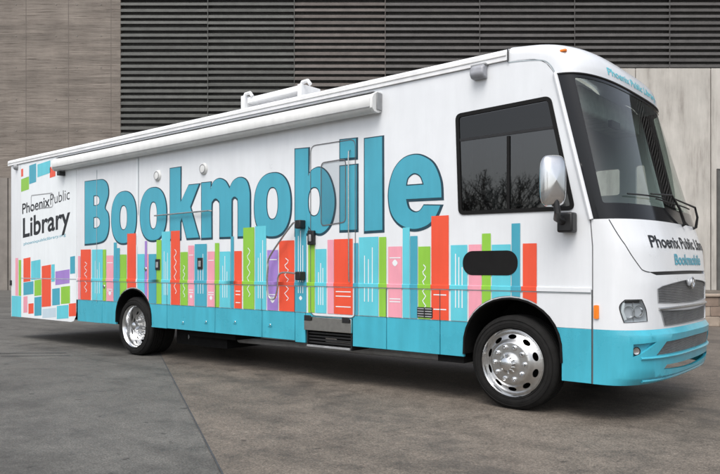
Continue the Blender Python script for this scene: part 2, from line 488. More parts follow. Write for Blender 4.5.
IN = mirror_close([NI(656.5, 355.5), NI(666.8, 341.5)], NI(692, 335.5)[1], NI(692, 348)[1])
LO = mirror_close([NI(664, 369), NI(667, 364.5)], NI(692, 358.0)[1], NI(692, 364.3)[1])
fog = smoothp([(*NI(633, 357.5), 1), (*NI(633.5, 344.5), 1), (*NI(657, 342), 1), NI(650, 348), NI(643, 353)], True, 4)
headM = [(-a, b_) for a, b_ in head]; fogM = [(-a, b_) for a, b_ in fog]
mb = MB()
ring = [(-1, 3.0), (1, 3.0), (1, 6.0), (-1, 6.0)]
def dens(p, st=.02):
    o = []
    for i in range(len(p)):
        a, b_ = p[i], p[(i + 1) % len(p)]; d = max(abs(b_[0] - a[0]), abs(b_[1] - a[1]) / 8); k_ = max(1, int(d / st))
        o += [(a[0] + (b_[0] - a[0]) * j / k_, a[1] + (b_[1] - a[1]) * j / k_) for j in range(k_)]
    return o
sheet(mb, [ring, head, headM, GU, GL, SL], N, 'white', 0, .035, (.025, .25))
hood = part(mb, 'nose_panel', smooth=40)
mb = MB()
sheet(mb, [[(-1, 0), (1, 0), (1, 3.0), (-1, 3.0)], IN, LO, fog, fogM], N, 'skirt', 0.0, .03, (.025, .25))
bumper = part(mb, 'bumper', smooth=40)
# bumper ledge line and lower lip
mb = MB()
uu = [-.93 + 1.86 * i / 70 for i in range(71)]
vl = NI(680, 352.5)[1]
mb.tube([N(u, NI(680, 353.5)[1], .004) for u in uu if abs(u) < .62], .012, 'skirt', 8)
mb.tube([N(u, .55, .002) for u in uu if abs(u) < .58], .016, 'skirt', 8)
part(mb, 'bumper_moulding', bumper)
# grille inserts
def insert(name, poly, m, depth, slats=0, parent=hood, sm='grillegrey'):
    mb = MB(); sheet(mb, [grow(poly, .012)], N, m, -depth, 0, (.03, .3))
    if slats:
        v0 = min(p[1] for p in poly); v1 = max(p[1] for p in poly)
        umax = max(p[0] for p in poly)
        for i in range(slats):
            v = v0 + (v1 - v0) * (i + .5) / slats
            # extent of the polygon at this v
            xs = []
            for j in range(len(poly)):
                a, b_ = poly[j], poly[(j + 1) % len(poly)]
                if (a[1] - v) * (b_[1] - v) < 0: xs.append(a[0] + (v - a[1]) / (b_[1] - a[1]) * (b_[0] - a[0]))
            if len(xs) < 2: continue
            xs.sort()
            for q in range(0, len(xs) - 1, 2):
                k_ = max(2, int((xs[q + 1] - xs[q]) / .04))
                mb.tube([N(xs[q] + (xs[q + 1] - xs[q]) * t / k_, v, -depth + .010) for t in range(k_ + 1)], .0045, sm, 6)
    return part(mb, name, parent)
insert('grille', GU, 'grillegrey', .024, 15); insert('grille', GL, 'grillegrey', .024, 12)
insert('hood_vent', SL, 'black', .03); insert('bumper_intake', IN, 'grillegrey', .024, 11, bumper)
mb = MB()                                    # chrome bar between the grilles, frame and emblem surround
um = gb[0] + .004; vm = (NI(692, 302.0)[1] + NI(692, 308.8)[1]) / 2
mb.tube([N(um * (1 - 2 * t / 30), NI(692, 305.2)[1] + .0 * t, .004) for t in range(31)], .013, 'alu', 8)
part(mb, 'grille_bar', hood)
mb = MB()
strip(mb, dens(GU), .012, N, 'greyplastic', .003, closed=True); part(mb, 'grille_frame', hood); mb = MB(); strip(mb, dens(GL), .012, N, 'greyplastic', .003, closed=True)
part(mb, 'grille_frame', hood)
mb = MB(); ce = N0(0, NI(692, 282.5)[1])
em = [(ce.x + .012, ce.y + .055 * math.cos(a), ce.z + .05 * math.sin(a)) for a in [2 * PI * t / 28 for t in range(29)]]
mb.tube(em, .010, 'chrome', 8); mb.tube([(ce.x + .012, ce.y - .03, ce.z + .03), (ce.x + .012, ce.y - .012, ce.z - .025), (ce.x + .014, ce.y, ce.z + .01), (ce.x + .012, ce.y + .012, ce.z - .025), (ce.x + .012, ce.y + .03, ce.z + .03)], .006, 'chrome', 6)
mb.lathe([(0, 0), (.04, 0)], 'black', (0, 0, 0), 4) if False else None
part(mb, 'emblem', hood)

# headlights: bowl, reflectors, amber turn lamp, lens
for sg, hp in ((1, head), (-1, headM)):
    mb = MB(); sheet(mb, [grow(hp, .008)], N, 'bowl', -.030, 0, (.03, .3))
    hl = part(mb, 'headlight')
    mb = MB()
    for px, py, r in ((629, 312.5, .052), (639.3, 311.5, .050)):
        c = NI(px, py); c = (c[0] * sg, c[1]); p = N(c[0], c[1], -.02); q = N(c[0], c[1], .03); d = (q - p).normalized()
        e1 = d.orthogonal().normalized(); e2 = d.cross(e1); vs = []; fs = []; K = 20
        for rr, dd in ((r * .18, -.035), (r * .55, -.028), (r * .85, -.012), (r, .004), (r * 1.08, .002)):
            vs += [p + d * dd + (e1 * math.cos(2 * PI * t / K) + e2 * math.sin(2 * PI * t / K)) * rr for t in range(K)]
        for a in range(4):
            for t in range(K): t2 = (t + 1) % K; fs.append((a * K + t, a * K + t2, (a + 1) * K + t2, (a + 1) * K + t))
        mb.add(vs, fs, 'chrome'); mb.tube([p + d * .004 + (e1 * math.cos(2 * PI * t / K) + e2 * math.sin(2 * PI * t / K)) * r * 1.12 for t in range(K + 1)], .0045, 'greyplastic', 6); mb.add([p + d * -.02 + (e1 * math.cos(2 * PI * t / 12) + e2 * math.sin(2 * PI * t / 12)) * r * .3 for t in range(12)], [tuple(range(12))], 'paper')
    part(mb, 'reflector', hl)
    mb = MB(); c = NI(622.4, 312); c = (c[0] * sg, c[1]); a_ = NI(624, 303); b_ = NI(625.8, 320)
    mb.tube([N(a_[0] * sg, a_[1], -.02), N(c[0], c[1], -.015), N(b_[0] * sg, b_[1], -.02)], .016, 'paper', 8); part(mb, 'turn_lamp', hl); mb = MB(); a_ = NI(634.2, 301.5); b_ = NI(635.2, 321); mb.tube([N(a_[0] * sg, a_[1], -.024), N(b_[0] * sg, b_[1], -.024)], .006, 'greyplastic', 6); a_ = NI(626, 302.2); b_ = NI(640.5, 301.8); mb.tube([N(a_[0] * sg, a_[1], -.020), N(b_[0] * sg, b_[1], -.020)], .011, 'black', 6); part(mb, 'divider', hl)
    mb = MB(); strip(mb, dens(hp, .01), .010, N, 'black', .003, closed=True); part(mb, 'bezel', hl)
    mb = MB(); sheet(mb, [hp], N, M['clear'], .0015, 0, (.03, .3)); part(mb, 'lens', hl)
    mb = MB(); sheet(mb, [grow(fog if sg > 0 else fogM, .01)], N, 'teal', -.028, 0, (.03, .3))
    fl = part(mb, 'fog_light'); mb = MB(); c = NI(637.2, 351.5); p = N(c[0] * sg, c[1], -.012); d = (N(c[0] * sg, c[1], .03) - p).normalized(); e1 = d.orthogonal().normalized(); e2 = d.cross(e1)
    mb.add([p + (e1 * math.cos(2 * PI * t / 16) + e2 * math.sin(2 * PI * t / 16)) * .034 for t in range(16)] + [p - d * .012], [(t, (t + 1) % 16, 16) for t in range(16)], 'chrome')
    mb.tube([p + (e1 * math.cos(2 * PI * t / 16) + e2 * math.sin(2 * PI * t / 16)) * .036 for t in range(17)], .005, 'black', 6); part(mb, 'lamp', fl)
# hood seam lines
mb = MB()
hs = smoothp([NI(609, 219.5), NI(625, 244.5), NI(639.5, 266.5), NI(644, 270.6), NI(649.5, 272.2)], False, 5)
for sg in (1, -1): mb = MB(); mb.tube([N(a * sg, b_, .0) for a, b_ in hs], .0045, 'seam', 6); part(mb, 'hood_seam', hood)
mb = MB()
mb.tube([N(-.9995, v, .002) for v in [.0 + 6 * t / 30 for t in range(31)]], .0035, 'gasket', 6)
strip(mb, [(.7985, .36), (.7985, ZRAIL)], .011, side, 'seam', .004); part(mb, 'nose_seam')
# writing on the nose
def arcmap(v_ref):
    T_ = [(-1 + 2 * i / 400) for i in range(401)]; P_ = [N0(t, v_ref) for t in T_]; L_ = [0]
    for i in range(400): L_.append(L_[-1] + (P_[i + 1] - P_[i]).length)
    half_ = L_[-1] / 2
    def s2u(s_):
        x = s_ + half_; lo, hi = 0, 400
        while hi - lo > 1:
            md = (lo + hi) // 2
            if L_[md] <= x: lo = md
            else: hi = md
        return T_[lo] + (T_[hi] - T_[lo]) * (x - L_[lo]) / max(1e-9, L_[hi] - L_[lo])
    def u2s(u): i = min(399, int((u + 1) / 2 * 400)); return L_[i] + (L_[i + 1] - L_[i]) * ((u + 1) / 2 * 400 - i) - half_
    return (lambda a, b_, off: N(s2u(a), b_, off)), u2s
NT, u2s = arcmap(5.2); NC, u2c = arcmap(8.6)
mb = MB()
tv0 = NI(651, 247.5); tv1 = NI(651, 234.5); u0 = tv0[0]
u0 = u2s(u0); text_on(mb, 'Phoenix Public Library', (u0, tv0[1] + .02), -2 * u0, (tv1[1] - tv0[1]) * .93, NT, 'ink', .004, .022, .02)
bv0 = NI(675, 264.5); bv1 = NI(675, 253)
part(mb, 'nose_lettering', hood)
mb = MB(); bs = u2s(bv0[0]); text_on(mb, 'Bookmobile', (bs, bv0[1]), -2 * bs, (bv1[1] - bv0[1]) * .95, NT, 'teal', .004, .028, .02); part(mb, 'nose_lettering', hood)
mb = MB(); c0 = NI(608, 73.5)
cs = u2c(c0[0]); text_on(mb, 'Phoenix Public Library', (cs, NI(612, 76)[1]), -2 * cs, (NI(612, 68)[1] - NI(612, 76)[1]) * .8, NC, 'cyan', .004, .012, .02); part(mb, 'cap_lettering', cap)
# marker lamps on the cap and side
mb = MB(); c = NI(563.5, 51.5); p = N(c[0], c[1], .0)
mb.box((p.x - .03, p.y - .02, p.z - .004), (p.x + .03, p.y + .02, p.z + .02), 'amber'); part(mb, 'roof_marker_light', bevel=.006)
for sy, c in ((1, NI(597, 312)), (-1, NI(597, 312))):
    mb = MB()
    a_ = c[0] * sy; poly = rrect(a_ - .011, c[1] - .15, a_ + .011, c[1] + .15, .012) ; poly = [(x, min(max(y, 2.9), 5)) for x, y in poly]
    sheet(mb, [poly], N, 'amber', .014, .014, None); part(mb, 'side_marker_light')

# --- windshield
gtop = 6.965; gbot = 6.105
gA = -.80; gB = -.872
gpoly = [(gB, gbot), (-gB, gbot), (-gA, gtop), (gA, gtop)]
gpoly = rpoly(gpoly, .03)
mb = MB(); sheet(mb, [[(-1, 6.003), (1, 6.003), (1, 6.997), (-1, 6.997)], dens(gpoly)], N, 'black', .0, .012, (.025, .1))
surround = part(mb, 'windshield_surround', smooth=50)
surround.data.materials[0] = M['black']
mb = MB(); sheet(mb, [grow(gpoly, .01)], N, 'glass', -.006, 0, (.02, .1)); part(mb, 'windshield', smooth=60)
mb = MB()                                    # glossy outer glass border reads as black glass
m_, n_, l_, b_ = nmat('black glass border'); b_.inputs['Base Color'].default_value = (.012, .013, .015, 1); b_.inputs['Roughness'].default_value = .10; b_.inputs['Specular IOR Level'].default_value = .3; surround.data.materials[0] = m_
mb = MB()
for sg in (1, -1): mb = MB(); mb.tube([N(sg * .998, 6.0 + t / 20, .006) for t in range(21)], .023, 'white', 8); part(mb, 'pillar_trim')
mb = MB(); mb.tube([N(-.995 + 1.99 * t / 60, 6.995, .004) for t in range(61)], .009, 'black', 6); part(mb, 'windshield_gasket')
# wipers
def wiper(base, mid, tip, blade):
    mb = MB()
    pts = [NI(*p) for p in (base, mid, tip)]
    b0 = N(pts[0][0], pts[0][1], .03); m0 = N(pts[1][0], pts[1][1], .075); t0 = N(pts[2][0], pts[2][1], .06)
    mb.tube([N(pts[0][0], pts[0][1], -.0), b0, b0 + (m0 - b0) * .5 + Vector((.012, 0, .012)), m0, m0 + (t0 - m0) * .5, t0], [.017, .017, .013, .010, .009, .008], 'black', 8)
    w = part(mb, 'wiper')
    mb = MB(); q = [NI(*p) for p in blade]; n__ = 12
    mb.tube([N(q[0][0] + (q[1][0] - q[0][0]) * t / n__, q[0][1] + (q[1][1] - q[0][1]) * t / n__, .03) for t in range(n__ + 1)], .008, 'black', 6)
    part(mb, 'blade', w)
wiper((682, 225.5), (664.5, 198), (645, 196), ((625, 194.8), (661, 199.5)))
w_ = None
mb = MB(); p = N(.235, 5.93, .0)
b0 = N(.235, 5.93, .03); m0 = N(.21, 6.13, .09); t0 = N(-.02, 6.17, .06)
mb.tube([p, b0, (b0 + m0) / 2 + Vector((.02, 0, 0)), m0, (m0 + t0) / 2, t0], [.017, .017, .013, .011, .009, .008], 'black', 8); w2 = part(mb, 'wiper')
mb = MB(); mb.tube([N(-.2 + .4 * t / 12, 6.15 - .02 * t / 12, .03) for t in range(13)], .008, 'black', 6); part(mb, 'blade', w2)

# --- cab window glass, frame, mullion
mb = MB(); sheet(mb, [grow(win_cab, .016), grow(win_cab, -.024)], side, 'matblack', .010, .03); wf = part(mb, 'side_window')
mb = MB(); sheet(mb, [grow(win_cab, -.02)], side, 'tinted', -.004); part(mb, 'glass', wf)
ta_ = S(459.5, 139); tb_ = S(556, 127); mb = MB(); sheet(mb, [[(ta_[0], ta_[1]), (tb_[0], tb_[1]), (S(549.0, 101)[0], S(549.0, 101)[1]), (S(460, 118)[0], S(460, 118)[1])]], side, 'shade', -.0015); part(mb, 'upper_glass', wf)
mb = MB()
t0_ = S(458, 140.5); t1_ = S(559, 126.5)
strip(mb, [(t0_[0], t0_[1]), (t1_[0] - .03, t1_[1])], .028, side, 'black', .004)
a_ = S(508.5, 134); b2 = S(508.5, 212)
strip(mb, [(a_[0], a_[1] - .02), (b2[0], b2[1] + .02)], .034, side, 'matblack', .007)
part(mb, 'mullion', wf)
mb = MB(); sheet(mb, [rrect(*(S(463.2, 275)[0], 1.444 - (275 - 268) * .0107 , S(518, 250)[0], 1.444 + (268 - 250.3) * .0101), .118, 8)], side, 'matblack', .0095, .009); part(mb, 'black_oval')  # plain black oval standing where a marking is blotted out, no known hatch
mb = MB(); x_, z_ = S(481, 73)
mb.prism([(0, z_ + .075), (-.05, z_ + .075), (-.10, z_ + .04), (-.11, z_ - .03), (-.08, z_ - .07), (0, z_ - .075)], x_ - .08, x_ + .08, 'lampgrey'); pl_ = part(mb, 'porch_light', bevel=.018)
mb = MB(); mb.box((x_ - .088, -.065, z_ + .058), (x_ + .088, 0, z_ + .082), 'greyplastic'); part(mb, 'hood', pl_, bevel=.006)

# --- wing mirror
mb = MB()
bx, bz = S(568, 222, -.06)
mb.box((bx - .085, -.13, bz - .10), (bx + .07, 0, bz + .09), 'black')
mr = part(mb, 'wing_mirror', bevel=.02)
mx0, mz1 = S(541, 156, -.32); mx1, mz0 = S(566, 206, -.32)
mb = MB()
mb.tube([(bx - .02, -.1, bz), (bx - .05, -.2, bz + .03), ((mx0 + mx1) / 2 + .04, -.32, mz0 - .05), ((mx0 + mx1) / 2 + .02, -.32, mz0 + .08)], [.04, .034, .03, .028], 'black', 12); part(mb, 'arm', mr)
mb = MB(); cx_, cz_ = (mx0 + mx1) / 2, (mz0 + mz1) / 2; hw_, hh_ = (mx1 - mx0) / 2, (mz1 - mz0) / 2
vs = []; fs = []; K = 32; J = 9
# shell: egg-shaped, convex to the front, opening towards the rear; axis tilted a little outward
mrot = Matrix.Rotation(math.radians(-42), 3, 'Z')
for j in range(J + 1):
    t = j / J; rr = math.sin(math.acos(max(-1, 1 - t * 1.0)) ) if j < J else 1.0
    rr = math.sqrt(max(0, 1 - (1 - t) ** 2.4)) if j else .001
    for k in range(K):
        a = 2 * PI * k / K; c, s_ = math.cos(a), math.sin(a)
        yy = .125 * rr * math.copysign(abs(c) ** .5, c); zz = hh_ * 1.0 * rr * math.copysign(abs(s_) ** .5, s_)
        p = mrot @ Vector((.09 * (1 - t) - .02, yy, 0)); vs.append((cx_ + p.x, -.32 + p.y, cz_ + zz))
for j in range(J):
    for k in range(K): k2 = (k + 1) % K; fs.append((j * K + k, j * K + k2, (j + 1) * K + k2, (j + 1) * K + k))
mb.add(vs, fs, 'chrome'); part(mb, 'shell', mr, smooth=60)
mb = MB(); mb.add(vs[J * K:], [tuple(range(K))], 'chrome'); mg = part(mb, 'mirror_glass', mr, smooth=0)

# --- entry door
mb = MB()
d0 = S(311, 300)[0]; d1 = S(355.6, 300)[0]; dt = (S(312, 147)[1] + S(354, 138)[1]) / 2
door = rpoly([(d0, .84), (d1, .84), (d1, dt), (d0, dt)], .09)
sheet(mb, [door, grow(win_door, .001)], side, 'white', .0010, .001); dr = part(mb, 'entry_door')
mb = MB(); strip(mb, door, .010, side, 'gasket', .0078, closed=True); part(mb, 'door_gasket', dr)
mb = MB(); strip(mb, win_door, .014, side, 'gasket', .0085, closed=True); wd = part(mb, 'door_window', dr)
mb = MB(); sheet(mb, [win_door], side, 'white', -.0012); part(mb, 'blind', wd); mb = MB(); sheet(mb, [win_door], side, 'smoke', .0080); part(mb, 'pane', wd)
mb = MB(); x_, z_ = S(313, 237); mb.box((x_ - .055, -.05, z_ - .10), (x_ + .05, 0, z_ + .08), 'black'); mb.box((x_ - .02, -.065, z_ - .06), (x_ + .02, -.05, z_ + .03), 'greyplastic'); part(mb, 'latch', dr, bevel=.008)
mb = MB(); ra = S(350.5, 150); rb = S(350.8, 283)
mb.tube([(ra[0], 0, ra[1]), (ra[0], -.035, ra[1] - .02), (ra[0], -.04, ra[1] - .1), (rb[0], -.04, rb[1] + .1), (rb[0], -.035, rb[1] + .02), (rb[0], 0, rb[1])], .0075, 'steel', 8); part(mb, 'grab_rail', dr)
# folding handrail
mb = MB()
hr = [(299.5, 223), (295, 222.5), (290, 227), (270, 256), (268, 268), (267.3, 284), (269, 297), (274.5, 298.5), (277.5, 288), (278.5, 276), (284, 272.5), (299.5, 274)]
pp = smoothp([S(a, b_, -.09) for a, b_ in hr], False, 5); mb.tube([(a, -.09, b_) for a, b_ in pp], .0125, 'steel', 8)
rl = part(mb, 'folding_handrail')
for py in (224, 275.5):
    mb = MB(); x_, z_ = S(301, py, -.05); mb.box((x_ - .055, -.11, z_ - .06), (x_ + .04, 0, z_ + .05), 'black'); part(mb, 'bracket', rl, bevel=.012)
# stainless kick plate and step
ks0 = S(305.5, 320)[0]; ks1 = S(352.5, 320)[0]
mb = MB(); mb.box((ks0, -.028, .655), (ks1, .02, .825), 'steel'); kp = part(mb, 'kick_plate', bevel=.004)
for x_ in (ks0 + .06, ks1 - .09): mb = MB(); mb.box((x_ - .04, -.05, .775), (x_ + .07, -.0285, .845), 'black'); part(mb, 'step_lamp', bevel=.006)
mb = MB(); mb.box((ks0 + .04, .0, .455), (ks1 - .03, .34, .475), 'black')
for z_ in (.50, .54, .58, .62): mb.box((ks0 + .04, .02, z_ - .012), (ks1 - .03, .05, z_ + .012), 'black')
mb.box((ks0 + .02, .0, .44), (ks0 + .04, .34, .65), 'black'); mb.box((ks1 - .03, .0, .44), (ks1 - .01, .34, .65), 'black'); mb.box((ks0 + .04, -.02, .445), (ks1 - .03, .0, .47), 'greyplastic')
part(mb, 'folding_step', bevel=.003)

# --- teal skirt panels, split at the real seams
ar0, ar1 = XW - .57, XW + .47; af0, af1 = -.59, .50
cuts = [S(c, 320)[0] for c in (77, 102)] + [ar0] ; seams = [S(c, 330)[0] for c in (167, 191, 216, 262, 294.5, 305)]
def skirt_panel(x0, x1, z0, z1=ZT, poly=None, m='skirt'):
    mb = MB(); sheet(mb, [poly or [(x0 + .005, z0), (x1 - .005, z0), (x1 - .005, z1 - .003), (x0 + .005, z1 - .003)]], side, m, .0, .03)
    o = part(mb, 'skirt_panel', bevel=.002); return o
def archside(A, sgn, z0):
    pts = [p for p in A if p[1] <= ZT + .001 and p[1] >= z0 and (p[0] < (A[0][0] + A[-1][0]) / 2) == (sgn < 0)]
    return pts
def arch_x(A, z, left):
    mid = (A[0][0] + A[-1][0]) / 2
    P = [p for p in A if (p[0] < mid) == left]
    if not left: P = P[::-1]
    for a, b_ in zip(P, P[1:]):
        if a[1] <= z <= b_[1] and b_[1] > a[1]: t = (z - a[1]) / (b_[1] - a[1]); return a[0] + t * (b_[0] - a[0])
    return P[0][0]
def skirt_to_arch(xe, A, left, z0):
    zs = [z0 + (ZT - .003 - z0) * i / 8 for i in range(9)]
    ed = [(arch_x(A, z, left), z) for z in zs]
    if left: poly = [(xe + .005, z0)] + ed + [(xe + .005, ZT - .003)]
    else: poly = ed[::-1] + [(xe - .005, z0), (xe - .005, ZT - .003)]
    skirt_panel(0, 0, 0, poly=poly)
skirt_panel(S(77.5, 320)[0], S(102, 320)[0], .485)
skirt_to_arch(S(102, 320)[0], A_R, True, .49)
skirt_to_arch(S(167, 330)[0], A_R, False, .50)
xs = [S(c, 330)[0] for c in (167, 215, 262, 295)]
for a, b_ in zip(xs, xs[1:]): skirt_panel(a, b_, .505)
skirt_panel(S(295, 330)[0], ks0 - .0, .485)
skirt_panel(ks0, ks1, .828)
skirt_panel(ks1, S(386.5, 345)[0], .50); skirt_panel(S(386.5, 345)[0], S(440, 345)[0], .50)
skirt_to_arch(S(440, 345)[0], A_F, True, .50)
skirt_to_arch(.796, A_F, False, .36)
mb = MB(); sheet(mb, [[(XR + .12, .45), (.79, .45), (.79, ZT - .003), (XR + .12, ZT - .003)]], farside, 'skirt', 0, .03); part(mb, 'skirt_panel')
# small latches on the skirt
for px, py in ((183, 322.5), (206, 322), (235, 322), (270, 325)):
    x_, z_ = S(px, py); mb = MB(); mb.box((x_ - .035, -.008, z_ - .022), (x_ + .035, 0, z_ + .022), 'skirt'); mb.lathe([(0, -.014), (.012, -.014), (.014, -.006)], 'chrome', (x_ + .012, 0, z_ + .004), 12); part(mb, 'skirt_latch', bevel=.003)
# wheel arch liners
for A in (A_F, A_R):
    for yy, sg in ((.0, 1), (2.5, -1)):
        mb = MB(); xm_ = (A[0][0] + A[-1][0]) / 2; pts = [(xm_ + (x - xm_) * .985, z - (.008 if z > .7 else 0)) for x, z in A if z > .34]; vs = [(x, yy - sg * .003, z) for x, z in pts] + [(x, yy + sg * .62, z) for x, z in pts]; k = len(pts)
        fs = [(i, i + 1, k + i + 1, k + i) for i in range(k - 1)]; mb.add(vs, fs, 'under'); mb.add([(x, yy + sg * .62, z) for x, z in pts], [tuple(range(k))], 'under')
        # black lip round the opening
        mb.tube([(x, yy - sg * .004, z) for x, z in A if z > .36], .013, 'under', 6)
        part(mb, 'wheel_arch')

# --- rear side panel with cubes of colour
px0, px1 = S(21.5, 240)[0], S(76.5, 240)[0]
rp = [(px0, .455), (px1 - .20, .455), (px1 - .09, .475), (px1 - .02, .56), (px1, .66), (px1, 3.53), (px0, 3.53)]
mb = MB(); sheet(mb, [rp], side, 'paper', .005, .005); rpn = part(mb, 'rear_corner_panel')
mb = MB(); sheet(mb, [[(XR + .12, .45), (px0 - .01, .45), (px0 - .01, ZT), (XR + .12, ZT)]], side, 'cyan', .0, .02); part(mb, 'skirt_panel')
quads = [('red', 24, 258.5, 30.5, 281), ('cyan', 31.7, 261, 40.5, 279), ('red', 42.3, 266, 51, 306), ('cyan', 52, 265, 54.7, 281), ('purple', 56, 271, 69.6, 283.5), ('teal', 70.8, 257, 75, 273),
 ('teal', 24, 282.5, 33.5, 294), ('green', 35, 280.5, 41.4, 295), ('teal', 52.8, 289, 59.8, 304.5), ('green', 61.5, 287, 70, 303), ('pink', 24, 297, 27.5, 312), ('red', 29, 304, 33.6, 313), ('teal', 35, 297.5, 41.5, 315),
 ('pale_blue', 43, 309, 56, 317), ('cyan', 57.4, 306, 68.5, 318), ('red', 69.5, 304, 76, 315.5),
 ('green', 20.5 + 1.2, 178.5, 29, 190), ('teal', 29.8, 163.5, 36.2, 182.5), ('cyan', 38, 158.5, 50.3, 174.5), ('red', 20.3 + 1.4, 169.5, 23.2, 176), ('red', 50.4, 167, 55.4, 176.5), ('paper', 24.5, 165, 29, 177)]
mb = MB()
for c, a, b0, e, b1 in quads:
    xa, xb = S(a, 240)[0], S(e, 240)[0]; zt = min(3.48, S((a + e) / 2, b0)[1]); zb = max(.50, S((a + e) / 2, b1)[1]); j = (xb - xa) * .045
    xa -= .012; xb += .012; zb -= .012; zt += .012; sheet(mb, [[(xa, max(.475, zb - j)), (xb, zb + j), (xb, min(3.5, zt + j)), (xa, min(3.5, zt - j))]], side, c, .0065)
for c, a, e, t in (('pink', 15.5, 18.2, 258), ('green', 18.8, 21.2, 260)):
    xa, xb = S(a, 240)[0], S(e, 240)[0]; sheet(mb, [[(xa, ZT + .01), (xb, ZT + .01), (xb, S(a, t)[1]), (xa, S(a, t)[1])]], side, c, .0025)
part(mb, 'colour_block_graphic', rpn)
mb = MB()
def txt(body, pxl, pxr, pyb, pyt, m, offs):
    a = S(pxl, pyb); r = S(pxr, pyb); h = S((pxl + pxr) / 2, pyt)[1] - S((pxl + pxr) / 2, pyb)[1]
    return a, r, h
sl_ = lambda a, b_, off: (a, -off, b_ + (a - S(23, 240)[0]) * .082)
zl0 = S(46, 233)[1]; zl1 = S(46, 216)[1]
text_on(mb, 'Library', (S(23.2, 237)[0], S(23.2, 237.5)[1]), S(70.5, 232)[0] - S(23.2, 237)[0], .40, sl_, 'ink', .0065, .020)
text_on(mb, 'Phoenix', (S(22.6, 212)[0], S(22.6, 214)[1]), S(50, 204)[0] - S(22.6, 212)[0], .215, sl_, 'ink', .0065, .014)
text_on(mb, 'Public', (S(50.6, 204)[0], S(22.6, 213)[1]), S(70, 199)[0] - S(50.6, 204)[0], .215, sl_, 'ink', .0065, -.004)
text_on(mb, 'phoenixpubliclibrary.org', (S(24, 245)[0], S(24, 245.5)[1]), S(66, 235)[0] - S(24, 245)[0], .06, sl_, 'teal', .0065, .002)
part(mb, 'library_lettering', rpn)
mb = MB(); q = rpoly([S(31.5, 209.5), S(31.5, 195.5), S(53, 193), S(53, 207)], .05); strip(mb, q, .016, side, 'greyplastic', .0085, closed=True); part(mb, 'vent_frame', rpn)
mb = MB(); x_, z_ = S(9.8, 283); mb.box((x_ + .03, -.02, z_ - .05), (x_ + .10, .06, z_ + .06), 'black'); part(mb, 'rear_reflector', bevel=.004)

# --- Bookmobile lettering
def px_poly(pts, ox, oy, sc):
    o = []
    for p in pts:
        q = S(ox + p[0] / sc, oy + p[1] / sc); o.append((q[0], q[1], 1) if len(p) > 2 else q)
    return o
def sup_px(x0, y0, x1, y1, ox, oy, sc, p=2.35):
    xm = (x0 + x1) / 2; ym = (y0 + y1) / 2
    xa = S(ox + x0 / sc, oy + ym / sc)[0]; xb = S(ox + x1 / sc, oy + ym / sc)[0]; za = S(ox + xm / sc, oy + y1 / sc)[1]; zb = S(ox + xm / sc, oy + y0 / sc)[1]
    return sup(xa, za, xb, zb, p, 48)
letters = []
c = (80, 170, 5.92)
letters.append(([smoothp(px_poly([(30, 70, 1), (100, 61), (140, 60), (164, 90), (167, 150), (148, 222), (168, 262), (170, 345), (152, 405), (112, 428), (30, 438, 1)], *c)),
    smoothp(px_poly([(82, 152, 1), (103, 150), (116, 165), (116, 196), (104, 210), (82, 213, 1)], *c), k=4),
    smoothp(px_poly([(82, 280, 1), (104, 278), (119, 295), (119, 325), (104, 343), (82, 346, 1)], *c), k=4)]))
letters.append([sup_px(187, 128, 334, 433, *c), sup_px(236, 208, 281, 356, *c)])
letters.append([sup_px(357, 105, 512, 416, *c), sup_px(412, 187, 458, 351, *c)])
c = (160, 160, 5.27)
letters.append([px_poly([(54, 46), (109, 38), (109, 222), (152, 133), (206, 127), (160, 246), (206, 408), (142, 412), (116, 305), (108, 325), (108, 414), (54, 416)], *c)])
letters.append([smoothp(px_poly([(220, 122, 1), (268, 117, 1), (268, 155, 1), (283, 116), (312, 99), (345, 112), (367, 150, 1), (388, 110), (422, 93), (455, 108), (472, 160), (474, 230), (474, 400, 1), (412, 403, 1),
    (412, 225), (405, 200), (393, 193), (382, 202), (378, 225), (378, 404, 1), (316, 406, 1), (316, 240), (308, 212), (293, 203), (279, 215), (272, 245), (272, 408, 1), (220, 411, 1)], *c))])
c = (220, 130, 3.646)
letters.append([sup_px(126, 157, 258, 388, *c), sup_px(170, 208, 213, 327, *c)])
c = (290, 130, 4.12)
letters.append([smoothp(px_poly([(22, 80, 1), (76, 75, 1), (76, 190, 1), (92, 165), (125, 155), (158, 185), (180, 250), (183, 320), (165, 390), (130, 425), (95, 418), (76, 395, 1), (76, 425, 1), (22, 430, 1)], *c)), sup_px(75, 235, 126, 356, *c)])
letters.append([px_poly([(207, 42), (273, 35), (273, 112), (207, 118)], *c)])
letters.append([px_poly([(207, 150), (275, 143), (275, 410), (207, 413)], *c)])
c = (330, 120, 3.385)
letters.append([px_poly([(118, 64), (177, 56), (178, 372), (118, 376)], *c)])
letters.append([smoothp(px_poly([(378, 262, 1), (374, 205), (352, 150), (318, 124), (285, 118), (248, 131), (219, 165), (203, 215), (199, 262), (207, 312), (229, 346), (262, 365), (295, 368), (332, 354), (358, 325), (374, 290, 1), (318, 289, 1), (304, 308), (285, 312), (266, 298), (258, 268, 1)], *c)),
    smoothp(px_poly([(258, 223, 1), (264, 196), (285, 180), (307, 190), (318, 219, 1)], *c), k=4)])
mb = MB(); mo = MB()
for L in letters:
    sheet(mb, L, side, 'teal', .0042)
    big = [[(x + .008, z - .010) for x, z in grow(L[0], .022)]] + [grow(h, -.014) for h in L[1:]]
    sheet(mo, big, side, 'edge', .0022)
part(mb, 'bookmobile_lettering'); part(mo, 'lettering_outline')

